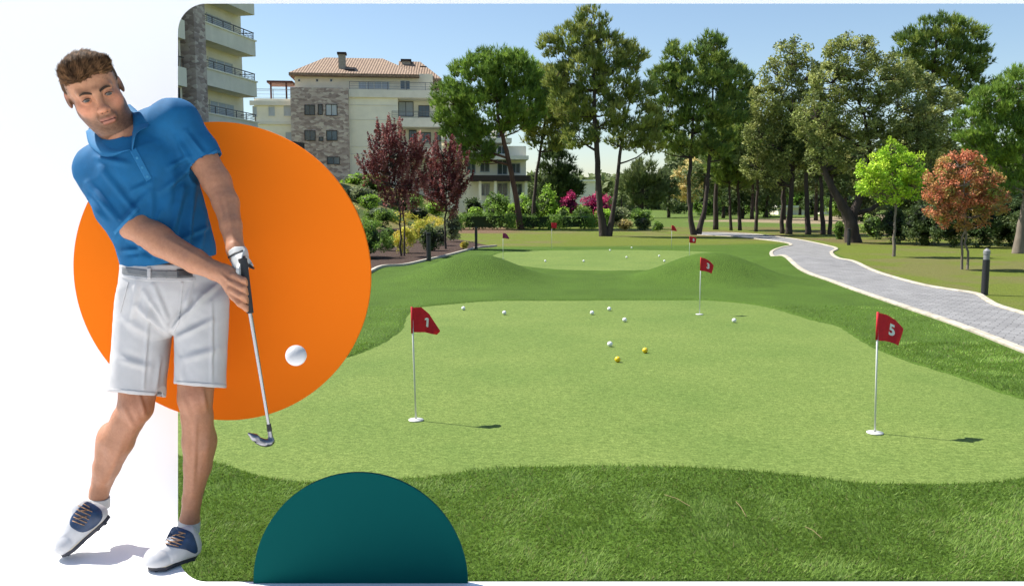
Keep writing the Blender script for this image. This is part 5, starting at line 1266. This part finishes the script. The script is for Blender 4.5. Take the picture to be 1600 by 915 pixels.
mixc(.85 * np.exp(-((hz + .0615) / .0062) ** 2) * (np.abs(hx) < .0215) * (hy < -.085), (.33, .125, .085)); mixc(.8 * np.exp(-((hz + .0695) / .0055) ** 2) * (np.abs(hx) < .017) * (hy < -.085), (.38, .145, .10))
mixc(1.0 * np.exp(-((hz + .0645) / .0016) ** 2) * (np.abs(hx) < .0215) * (hy < -.085), (.12, .03, .02))
bz = hz - (.0190 - .20 * (np.abs(hx) - .012) * (np.abs(hx) < .0) + .006 * np.sin(np.clip((np.abs(hx) - .012) / .034, 0, 1) * 2.6))
mixc(.9 * np.exp(-(bz / .0058) ** 2) * sstep((np.abs(hx) - .009) / .004) * sstep((.047 - np.abs(hx)) / .006) * (hy < -.05), (.085, .042, .02))
mixc(.5 * np.exp(-(((np.abs(hx) - .0315) / .016) ** 2 + ((hz - .003) / .009) ** 2)) * (hy < -.06), (.26, .11, .07))
# scalp under short hair at the sides
scalp = sstep((hz - .012) / .02) * sstep((np.abs(hx) - .060) / .008) + sstep((hy - .0) / .02) * (hz > -.05)
mixc(.75 * scalp, (.17, .09, .05))
kn = np.exp(-(((px - 304) / 22) ** 2 + ((py - 618) / 26) ** 2)) + np.exp(-(((px - 212) / 22) ** 2 + ((py - 634) / 26) ** 2)); kn = (kn * (py > 560))[:, None]
C = C * (1 - .35 * kn) + np.array([.46, .19, .12]) * .35 * kn
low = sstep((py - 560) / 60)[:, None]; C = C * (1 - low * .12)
person_loc = Vector(tuple(gp(270, 884, SZ)))
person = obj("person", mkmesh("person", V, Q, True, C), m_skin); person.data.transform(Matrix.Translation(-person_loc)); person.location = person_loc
tag(person, "man in blue polo shirt and white shorts swinging a golf club on the white stage", "person")
BODY = BVHS[:]
# eyes
for s in (-1, 1):
    bm = bmesh.new(); bmesh.ops.create_uvsphere(bm, u_segments=32, v_segments=24, radius=.0118 * hs)
    Vv = np.array([q.co[:] for q in bm.verts]); bm.verts.index_update(); F = [[q.index for q in f.verts] for f in bm.faces]; bm.free()
    c = np.array(Hd(s * .0315, -.0775, .0015)); gaze = unit(fh + .10 * rh_ - .22 * uh); cs = (Vv / (.0118 * hs)) @ gaze
    col = np.where(cs[:, None] > .985, (.008, .008, .008), np.where(cs[:, None] > .86, (.035, .035, .030), (.20, .17, .15)))
    wobj("eye", Vv + c, F, mat("eye_surface", (1, 1, 1), rough=.4, attr='Col') if s < 0 else bpy.data.materials["eye_surface"], person, col)
m_brow = mat("eyebrow_hair", (.035, .017, .008), rough=.9); m_lash = mat("lash_line", (.012, .007, .005), rough=.8); m_lip = mat("lip_line", (.06, .015, .012), rough=.8)
FB = BVHTree.FromPolygons([tuple(q) for q in hV], [tuple(int(i) for i in q) for q in hQ])
def facecurve(name, pts, rads, m, off=.0):
    P = smooth_open([Vector((x, 0, z)) for x, z in pts], 4); out = []
    for q in P:
        o = Vector(tuple(Hd(q.x, -.2, q.z))); h_ = FB.ray_cast(o, Vector(tuple(HM[1])))[0]
        if h_ is not None: out.append(h_ - Vector(tuple(HM[1])) * off)
    rr_ = np.interp(np.linspace(0, 1, len(out)), np.linspace(0, 1, len(rads)), rads)
    return MB().tube(out, list(np.array(rr_) * hs), 8).build(name, m, person, smooth=True, world_verts=True)
for s in (-1, 1):
    facecurve("eyebrow", [(s * .011, .0165), (s * .020, .0205), (s * .032, .0230), (s * .044, .0195)], [.0022, .0036, .0032, .0010], m_brow)
    facecurve("eyelash", [(s * .0195, .0025), (s * .0255, .0062), (s * .0335, .0068), (s * .0440, .0022)], [.0006, .0013, .0013, .0007], m_lash, .0006)
    facecurve("nostril", [(s * .0055, -.0405), (s * .0095, -.0410)], [.0020, .0016], m_lash, -.0008)
facecurve("mouth_line", [(-.0215, -.0655), (-.010, -.0640), (0, -.0648), (.010, -.0640), (.0215, -.0650)], [.0006, .0013, .0012, .0013, .0006], m_lip, -.0002)
# hair: a cap shaped to the hairline, with combed locks on it
hair = SDF()
hair.ell(Hd(0, .020, .034), hr(.0780, .094, .081), 0, M=HM).ell(Hd(0, .0, .058), hr(.067, .080, .062), .010, M=HM).ell(Hd(-.010, -.036, .080), hr(.058, .054, .036), .012, M=HM).ell(Hd(-.026, -.055, .076), hr(.040, .034, .030), .010, M=HM).ell(Hd(.030, -.036, .076), hr(.043, .05, .030), .010, M=HM)
hair.ell(Hd(0, -.100, -.024), hr(.057, .062, .066), .012, 's', HM).ell(Hd(0, -.13, -.002), hr(.049, .06, .048), .012, 's', HM)
for s in (-1, 1): hair.ell(Hd(s * .09, -.005, -.018), hr(.030, .045, .042), .01, 's', HM); hair.ell(Hd(s * .066, -.085, .0), hr(.03, .04, .06), .01, 's', HM)
hair.cut(Hd(0, 0, -.045), -HM[2] + .25 * HM[1] * -1)
lo = np.array(HC) - .21; hi = np.array(HC) + .23
HV, HQ = hair.mesh(.0026, lo, hi, 3); HN = normals(HV, HQ)
hl = ((HV - HC) @ HM.T) / hs; top = sstep((hl[:, 2] - .07) / .03)
HV = HV + HN * wav(HV, 120, .0022, 8)[:, None]
hc = np.tile(np.array([.085, .042, .018]), (len(HV), 1)) * (.85 + .3 * np.sin(hl[:, 0] * 200 + wav(HV, 60, 6, 3)))[:, None]
hair_o = wobj("hair", HV, HQ, m_hair, person, hc)
r = np.random.default_rng(4); idx = np.where((hl[:, 2] > .015))[0]; pick = r.choice(idx, 9000); base = HV[pick]; nn = HN[pick]; l = hl[pick]
tp = np.maximum(sstep((l[:, 2] - .05) / .03), sstep((-l[:, 1] - .02) / .02) * (np.abs(l[:, 0]) < .058))[:, None]
flow = unit(np.array(uh) * .75 + HM[0] * (.35 + .5 * (l[:, 0:1] > 0)) + HM[1] * .60)          # swept up and back
side = unit(-np.array(uh) * .9 + HM[1] * .5)
fl_ = flow * tp + side * (1 - tp); fl_ = unit(fl_ - nn * (fl_ * nn).sum(1, keepdims=True)); d = unit(fl_ + nn * (.12 + .12 * tp) + r.normal(size=base.shape) * .13); Ln = (.008 + .016 * tp[:, 0] * r.uniform(.5, 1.2, len(base)))[:, None] * hs
wv = unit(np.cross(d, nn)) * .0016 * hs; b0 = base - nn * .003; mid = b0 + d * Ln * .55 + nn * .002; tipp = b0 + d * Ln
VV = np.stack([b0 - wv, b0 + wv, mid + wv * .8, mid - wv * .8, tipp], 1).reshape(-1, 3); k5 = np.arange(len(base))[:, None] * 5
FF = [tuple(q) for q in (k5 + np.array([[0, 1, 2, 3]])).tolist()] + [tuple(q) for q in (k5 + np.array([[3, 2, 4]])).tolist()]
lc = np.repeat((np.clip(1.0 + .55 * np.sin(l[:, 0:1] * 240 + l[:, 1:2] * 60) + r.normal(size=(len(base), 1)) * .45, .35, 2.3)) * np.array([.085, .043, .019]), 5, 0)
wobj("hair_locks", VV, FF, m_hair, person, lc, False)
# ---- shirt
def cutline(s, x0, y0, x1, y1, dirx, diry, at_dy=0.0, lim=None):
    """cut with the plane through the picture line and the lens; removes the side (dirx, diry) points to"""
    a = np.array(ray(x0, y0)); b = np.array(ray(x1, y1)); n = np.cross(a, b); n /= np.linalg.norm(n)
    t = np.array(ray((x0 + x1) / 2 + dirx * 5, (y0 + y1) / 2 + diry * 5)); n = n if t @ n > 0 else -n
    f = lambda P, n=n: (P - np.array([0, 0, CAMH])) @ n
    if lim is None: s.ops.append(('c', f, None, None, 0))
    else:
        c, rad_ = np.array(lim[0]), lim[1]
        # local cut: only within a ball
        s.ops.append(('s', lambda P, f=f, c=c, rad_=rad_: np.maximum(-f(P), np.linalg.norm(P - c, axis=-1) - rad_), c - rad_, c + rad_, 0))
sh = SDF()
sh.cone(B(152, 266, .0), B(186, 324, -.045), .077, .071, .0).cone(B(186, 324, -.045), B(208, 352, -.07), .071, .070, .02)
sh.cone(B(279, 191, .01), B(311, 236, .006), .064, .0605, .0).cone(B(311, 236, .006), B(326, 262, .0), .0605, .061, .02)
cutline(sh, 177, 367, 218, 325, 1, 1, lim=(B(224, 372, -.08), .115)); cutline(sh, 296, 259, 339, 234, .5, 1, lim=(B(336, 278, .0), .085))
sh.cone(B(180, 316, -.042), B(214, 360, -.085), .0600, .0585, .004, kind='s').cone(B(309, 234, .006), B(332, 272, -.01), .0540, .052, .004, kind='s')
sh.cone(B(226, 268, .0), B(262, 392, .0), .160, .156, .035, sy=.70)
sh.cone(B(163, 256, .0), B(274, 189, .01), .060, .064, .05).cone(B(203, 232, .025), B(222, 264, .0), .070, .12, .05).cone(B(222, 200, .02), B(262, 190, .01), .050, .062, .04)
cutline(sh, 185, 424, 345, 397, 0, 1)
sh.cone(Hd(0, .012, -.10), B(212, 222, -.02), .070, .066, .012, kind='s')
SV, SQ = sh.mesh(.0038, B(95, 430, 0) * [1, 0, 1] + [0, 2.52, 0], [B(350, 300)[0], 3.06, B(200, 145)[2]], 4)
SN = normals(SV, SQ); px, py = proj(SV)
SV = folds(SV, SN, [(258, 402, 200, 372, 4.5, .010), (262, 392, 206, 340, 5, .009), (230, 388, 192, 392, 4, .008), (285, 296, 262, 398, 6, .009), (303, 290, 292, 398, 5, .008), (322, 330, 312, 392, 5, .007),
                    (300, 262, 250, 300, 5, .008), (296, 245, 262, 262, 4, .006), (190, 352, 232, 300, 6, .007), (238, 290, 236, 350, 6, .006), (252, 330, 215, 402, 4, .006), (270, 260, 262, 330, 7, .006),
                    (138, 286, 186, 346, 5, .007), (158, 262, 216, 338, 5, .006), (128, 300, 166, 346, 4, .005), (150, 246, 200, 256, 5, .005), (290, 205, 318, 240, 4, .006), (276, 215, 300, 256, 4, .006), (205, 300, 240, 282, 5, .005),
                    (330, 352, 286, 372, 4, .006), (240, 402, 226, 360, 3.5, .006)])
SN = normals(SV, SQ); SV = SV + SN * (wav(SV, 42, .0028, 5, (1, 1, .55)) + wav(SV, 95, .0012, 6))[:, None]
addbvh(SV, SQ); SH = [BVHS[-1]]
shirt = wobj("polo_shirt", SV, SQ, m_shirt, person)
def sub(o):
    """children of a child: undo the double offset"""
    return o
patch("placket", [(203, 236), (212, 230), (237, 278), (229, 284)], .0035, m_shirt2, shirt, SH, round_=False)
for x, y in ((214, 247), (222, 262), (230, 276)):
    p, n = hit(x, y, SH)
    if p: MB().tube([p - ray(x, y).normalized() * .002, p - ray(x, y).normalized() * .0065], .0042, 12).build("button", m_edge, shirt, world_verts=True)
# collar: a stand round the neck and two folded leaves
def leaf(name, pts, th=.0045):
    """collar leaf: grid between an upper and a lower 3-D edge"""
    up_, lo_ = pts; n = len(up_); V = []; 
    for i in range(n):
        a, b = np.array(up_[i]), np.array(lo_[i])
        for j in range(7):
            t = j / 6; V.append(a * (1 - t) + b * t - VD * .012 * math.sin(math.pi * t))
    Vv = np.array(V); F = grid_faces(7, n); nb = len(Vv); V2 = np.concatenate([Vv, Vv + VD * th]); F2_ = np.concatenate([F, F[:, ::-1] + nb])
    rim = []
    for i in range(n - 1): rim += [(i * 7, (i + 1) * 7, (i + 1) * 7 + nb, i * 7 + nb), (i * 7 + 6, i * 7 + 6 + nb, (i + 1) * 7 + 6 + nb, (i + 1) * 7 + 6)]
    for j in range(6): rim += [(j, j + nb, j + 1 + nb, j + 1), ((n - 1) * 7 + j, (n - 1) * 7 + j + 1, (n - 1) * 7 + j + 1 + nb, (n - 1) * 7 + j + nb)]
    me = mkmesh(name, V2, np.concatenate([F2_, np.array(rim)]), True); b2 = bmesh.new(); b2.from_mesh(me); bmesh.ops.recalc_face_normals(b2, faces=b2.faces[:]); b2.to_mesh(me); b2.free()
    return obj(name, me, m_shirt2, shirt, world_verts=True)
def up3(l): return [B(*q) for q in smooth3(l)]
def smooth3(l): 
    P = smooth_open([Vector(q) for q in l], 4); return [tuple(p) for p in P]
leaf("collar", (up3([(148, 198, .03), (157, 210, -.03), (166, 219, -.07), (178, 231, -.105), (204, 232, -.110)]), up3([(134, 205, .03), (139, 226, -.05), (152, 238, -.098), (168, 247, -.118), (203, 236, -.112)])))
leaf("collar", (up3([(192, 166, .05), (200, 186, -.02), (206, 205, -.07), (206, 220, -.10), (205, 233, -.110)]), up3([(203, 163, .05), (222, 180, -.02), (233, 196, -.075), (214, 207, -.112), (208, 236, -.113)])))
MB().tube([B(143, 204, .03), B(160, 194, .085), B(184, 176, .095), B(198, 168, .05)], [.011, .016, .016, .011], 12).build('collar_band', m_shirt2, shirt, smooth=True, world_verts=True)
# hem bands on the sleeves
patch("sleeve_hem", [(177, 362), (214, 323), (218, 326), (180, 367)], .0014, m_shirt2, shirt, SH, round_=False)
patch("sleeve_hem", [(296, 257), (338, 233), (340, 236), (298, 260)], .0014, m_shirt2, shirt, SH, round_=False)
# ---- shorts
so2 = SDF()
so2.cone(B(266, 412, .0), B(270, 442, .0), .158, .174, .0, sy=.62)
so2.cone(B(227, 476, .015), B(214, 612, .01), .0985, .0925, .035).cone(B(315, 476, .0), B(313, 602, -.02), .0915, .0835, .014)
so2.cone(B(214, 612, .01), B(213, 630, .01), .0925, .092, .01).cone(B(313, 602, -.02), B(313, 620, -.02), .0835, .084, .01)
cutline(so2, 168, 611, 257, 620, 0, 1, lim=(B(213, 660, .01), .165)); cutline(so2, 274, 600, 354, 606, 0, 1, lim=(B(313, 648, -.02), .165))
cutline(so2, 185, 413, 345, 413, 0, -1)
so2.cone(B(217, 585, .01), B(212, 640, .01), .080, .080, .003, kind='s').cone(B(310, 575, -.02), B(307, 630, -.02), .0735, .0735, .003, kind='s')
TV, TQ = so2.mesh(.0038, B(150, 640, 0) * [1, 0, 1] + [0, 2.52, 0], [B(372, 450)[0], 3.08, B(200, 405)[2]], 4)
TN = normals(TV, TQ)
TV = folds(TV, TN, [(266, 522, 214, 478, 5, .010), (262, 510, 225, 455, 4, .007), (270, 515, 318, 462, 5, .010), (276, 528, 330, 500, 5, .007), (233, 470, 224, 606, 3, .0045), (331, 470, 330, 598, 3, .004), (300, 440, 286, 500, 4, .006),
                    (196, 500, 232, 520, 6, .005), (186, 560, 236, 574, 6, .005), (290, 560, 340, 545, 6, .005), (215, 440, 205, 500, 5, .006), (345, 440, 310, 470, 5, .006), (250, 560, 244, 606, 4, .005), (283, 560, 286, 596, 4, .004), (240, 446, 262, 500, 4, .006)])
TN = normals(TV, TQ); TV = TV + TN * (wav(TV, 38, .0030, 15, (1, 1, .6)) + wav(TV, 100, .0010, 16))[:, None]
addbvh(TV, TQ); ST = [BVHS[-1]]
shorts = wobj("shorts", TV, TQ, m_shorts, person)
SS = SH + ST
patch("belt", [(191, 417), (230, 422), (290, 423), (300, 421), (301, 431), (290, 433), (230, 432), (191, 427)], .005, m_belt, shorts, SS, round_=False)
patch("buckle", [(276, 421), (300, 419), (301, 432), (277, 434)], .008, m_buckle, shorts, SS, round_=False)
for x in (233,): patch("belt_loop", [(x - 3, 418), (x + 3, 418), (x + 3, 436), (x - 3, 436)], .009, m_shorts, shorts, SS, round_=False)
patch("waistband", [(191, 428), (230, 433), (290, 434), (305, 432), (306, 438), (290, 440), (230, 439), (191, 434)], .0025, m_shorts, shorts, SS, round_=False)
patch("fly", [(283, 440), (287, 440), (280, 505), (273, 518), (271, 515), (277, 500)], .0025, m_shorts, shorts, ST, round_=False)
patch("pocket_welt", [(199, 442), (201, 441), (189, 488), (187, 487)], .003, m_shorts, shorts, ST, round_=False)
patch("hem", [(170, 606), (256, 614), (257, 617), (170, 609)], .0022, m_shorts, shorts, ST, round_=False); patch("hem", [(276, 595), (352, 600), (352, 603), (276, 598)], .0022, m_shorts, shorts, ST, round_=False)
# ---- glove on the upper hand
gl = SDF()
gl.cone(B(371, 394, -.168), B(381, 412, -.19), .0305, .034, .0).ell(B(386, 418, -.195), (.036, .030, .042), .02)
gk = [[(398, 424, -.215), (401, 436, -.235), (394, 446, -.245)], [(400, 430, -.20), (403, 441, -.215), (397, 451, -.228)], [(399, 436, -.18), (401, 448, -.195), (394, 458, -.21)], [(394, 438, -.165), (396, 452, -.178), (388, 462, -.195)]]
for f in gk: gl.chain([B(386, 420, -.195)] + [B(*q) for q in f], [.020, .0135, .0125, .0115], .006)
gl.chain([B(380, 412, -.215), B(377, 424, -.240), B(379, 438, -.246)], [.018, .0145, .012], .008)
gl.cut(B(370, 391, -.168), B(364, 378, -.15) - B(371, 394, -.168))
GV, GQ = gl.mesh(.0026, B(355, 470, 0) * [1, 0, 1] + [0, 2.53, 0], [B(412, 400)[0], 2.75, B(380, 380)[2]], 4); GN = normals(GV, GQ); GV = GV + GN * wav(GV, 150, .0011, 9)[:, None]
addbvh(GV, GQ); SG = [BVHS[-1]]
glove = wobj("glove", GV, GQ, m_glove, person)
patch("cuff_trim", [(356, 401), (367, 394), (379, 390), (380, 392.5), (368, 397), (357, 404)], .0022, m_gtrim, glove, SG + BODY, round_=False)
patch("strap_edge", [(379, 402), (383, 400), (386, 410), (397, 418), (395, 420.5), (384, 414)], .0028, m_gtrim, glove, SG, round_=True, step=1.4)
patch("strap", [(383, 400), (388, 402), (396, 416), (387, 410.5)], .0034, m_glove, glove, SG, round_=True, step=1.4)
# ---- shoes and socks
def shoe(heel, toe, z0, ankle, heelz=0.0, wid=.040, tw=.049, roll=0.0):
    """shoe between two ground points (world), sole plane through them; ankle: point on the shin axis"""
    h, t = np.array(heel, float), np.array(toe, float); ax = t - h; L = np.linalg.norm(ax); ax /= L
    sdv = np.cross(ax, UP); sdv /= np.linalg.norm(sdv); up = np.cross(sdv, ax); up = up if up[2] > 0 else -up
    P = lambda a, b, c: h + ax * a * L + sdv * b + up * c
    u = SDF(); M3 = np.array([ax, sdv, up])
    u.cone(P(.13, 0, .040), P(.50, .0, .040), .036, .040, 0).cone(P(.50, 0, .038), P(.80, .002, .030), .042, .036, .03)
    u.ell(P(.79, .0, .028), (max(L * .22, .040), tw, .036), .03, M=M3).ell(P(.86, .0, .030), (.030, tw * .8, .028), .02, M=M3).cone(P(.20, 0, .045), np.array(ankle), .037, .0385, .03).cone(P(.45, 0, .050), P(.22, 0, .088), .034, .037, .03)
    u.ell(P(.12, 0, .040), (L * .13, .036, .045), .02, M=M3)
    u.cut(P(0, 0, .018), -up)
    ca = P(.20, 0, .098); an = np.array(ankle) - P(.2, 0, .045); an /= np.linalg.norm(an); u.cut(ca, an + ax * .35)
    allp = np.array([P(0, 0, 0), P(1, 0, 0), ankle]); lo = allp.min(0) - .075; hi = allp.max(0) + .075
    UV, UQ = u.mesh(.0026, lo, hi, 4); UN = normals(UV, UQ); UV = UV + UN * wav(UV, 110, .0008, 2)[:, None]; bv = BVHTree.FromPolygons([tuple(q) for q in UV], [tuple(int(i) for i in q) for q in UQ])
    o = wobj("shoe", UV, UQ, m_shoe, person)
    # sole: outline prism in two layers, plus studs
    out = []
    for i in range(48):
        a = 2 * math.pi * i / 48; x = .5 + .53 * math.cos(a); w_ = np.interp(x, [-.03, .1, .3, .5, .78, .95, 1.03], [.012, .036, .036, .036, tw + .004, .036, .012]) * (1 if abs(math.sin(a)) > .02 else 0)
        out.append((x * L, math.copysign(w_ * min(1, abs(math.sin(a)) ** .35), math.sin(a))))
    MM = Matrix(((ax[0], sdv[0], up[0], h[0]), (ax[1], sdv[1], up[1], h[1]), (ax[2], sdv[2], up[2], h[2]), (0, 0, 0, 1)))
    MB().prism(out, .0145, .027, MM).build("midsole", m_mid, o, world_verts=True, bevel=.002, smooth_angle=50)
    sm = MB().prism([(x * 1.0, y * .98) for x, y in out], .002, .0143, MM)
    for q in (.1, .25, .6, .75, .9):
        for b_ in (-.02, .02): sm.tube([P(q, b_, .003), P(q, b_, -.003)], .006, 8)
    sm.build("sole", m_sole, o, world_verts=True, smooth_angle=50)
    # toe guard, dark
    return o, [bv], P
hz_ = SZ + .003
hR, tR = gp(306, 869, hz_), gp(243, 886, hz_); dR = (tR - hR); 
shR, bR, PR_ = shoe(hR, hR + dR.normalized() * .150 + Vector((0, -.008, 0)), 0, B(295, 822, .01))
tL = gp(100, 868, hz_ + .004); hL = at(171, 809, tL.y + .07)
shL, bL, PL_ = shoe(hL, tL, 0, B(153, 782, .05))
def deco(o, bv, sad, laces, guard, back):
    patch("saddle", sad, .0022, m_navy, o, bv, step=1.6); None
    if back: patch("heel_stripe", back, .002, m_navy, o, bv, step=1.6)
    for (x0, y0, x1, y1) in laces:
        pts = []
        for t in np.linspace(0, 1, 7):
            x, y = x0 + (x1 - x0) * t, y0 + (y1 - y0) * t; p, n = hit(x, y, bv)
            if p: pts.append(p - ray(x, y).normalized() * (.0048 + .003 * math.sin(math.pi * t)))
        if len(pts) > 2: MB().tube(pts, .0016, 6).build("lace", m_lace, o, smooth=True, world_verts=True)
deco(shL, bL, [(136, 783), (154, 792), (160, 802), (158, 812), (146, 824), (130, 831), (117, 827), (109, 819), (112, 806), (124, 792)],
     [(122, 789, 144, 799), (120, 795, 142, 805), (117, 801, 139, 811), (115, 807, 136, 816), (113, 813, 132, 820), (123, 798, 140, 796), (118, 810, 136, 806), (130, 786, 140, 792)],
     [(87, 857), (93, 862), (112, 868), (114, 871), (98, 871), (86, 864)], None)
deco(shR, bR, [(272, 822), (288, 826), (300, 832), (306, 845), (309, 860), (303, 864), (290, 858), (272, 855), (258, 849), (264, 832)],
     [(268, 827, 290, 833), (266, 832, 289, 839), (263, 838, 286, 844), (261, 843, 284, 850), (259, 848, 279, 853), (270, 836, 288, 832), (265, 846, 285, 843)],
     [(236, 873), (241, 876), (262, 879), (264, 884), (246, 885), (236, 880)], None)
for nm, pts, rr in (("sock", [B(154, 776, .05), B(153, 790, .052)], [.0375, .040]), ("sock", [B(296.5, 812, .01), B(294, 828, .012)], [.0365, .040])):
    MB().tube(pts, rr, 24).build(nm, m_sock, person, smooth_angle=50, world_verts=True)
# ---- club
A0, A1 = B(379, 404, -.222), B(391, 489, -.250); SHB = B(420, 664, -.235); HO = B(424, 689, -.232)
cp = Vector(tuple(A1)); club = empty("golf_club", cp, "steel golf iron with black grip held in the golfer's hands", "golf club")
MB().tube([A0, A0 * .5 + A1 * .5, A1], [.0138, .0125, .0105], 16).build("grip", m_grip, club, smooth_angle=60, world_verts=True)
sp_ = MB(); sp_.tube([A1, SHB], [.0066, .0050], 14)
sp_.build("shaft", m_steel, club, smooth_angle=60, world_verts=True)
MB().tube([SHB - (SHB - A1) / np.linalg.norm(SHB - A1) * .004, SHB + (HO - SHB) * .35], [.0072, .0078], 14).build("ferrule", m_grip, club, smooth_angle=60, world_verts=True)
hd = SDF(); hd.cone(SHB + (HO - SHB) * .3, HO, .0070, .0082, 0)
hd.cone(HO, B(416, 692, -.25), .0085, .0075, .01)
tq = B(389, 677, -.27)
hd.chain([B(421, 692, -.240), B(410, 690, -.252), B(398, 683, -.262), tq], [.0075, .0085, .0095, .0045], .012)
hd.cone(B(416, 694, -.240), B(402, 690, -.252), .006, .006, .012)
cb_ = np.array([HO, tq, SHB]); CV, CQ = hd.mesh(.0016, cb_.min(0) - .03, cb_.max(0) + .03, 3)
hdo = wobj("club_head", CV, CQ, m_steel2, club)
bh = BVHTree.FromPolygons([tuple(q) for q in CV], [tuple(int(i) for i in q) for q in CQ])
for k in range(4): patch("groove", [(399 + k * 0.3, 683.5 + k * 2), (415, 689.5 + k * 1.3), (415, 690 + k * 1.3), (399 + k * .3, 684.1 + k * 2)], .0006, m_gtrim, hdo, [bh], round_=False)
# ---- the ball in flight
bp = at(462.5, 555, 1.62); fwd = bp.y * math.cos(PIT) + (CAMH - bp.z) * math.sin(PIT); rb = 16.2 / FPX * fwd
me = ball_mesh(rb); me.materials.append(ball_mat("ball_cover", (.46, .46, .47))); ob = bpy.data.objects.new("golf_ball", me); COL.objects.link(ob); ob.location = bp
tag(ob, "large white golf ball in flight in front of the orange disc", "golf ball")
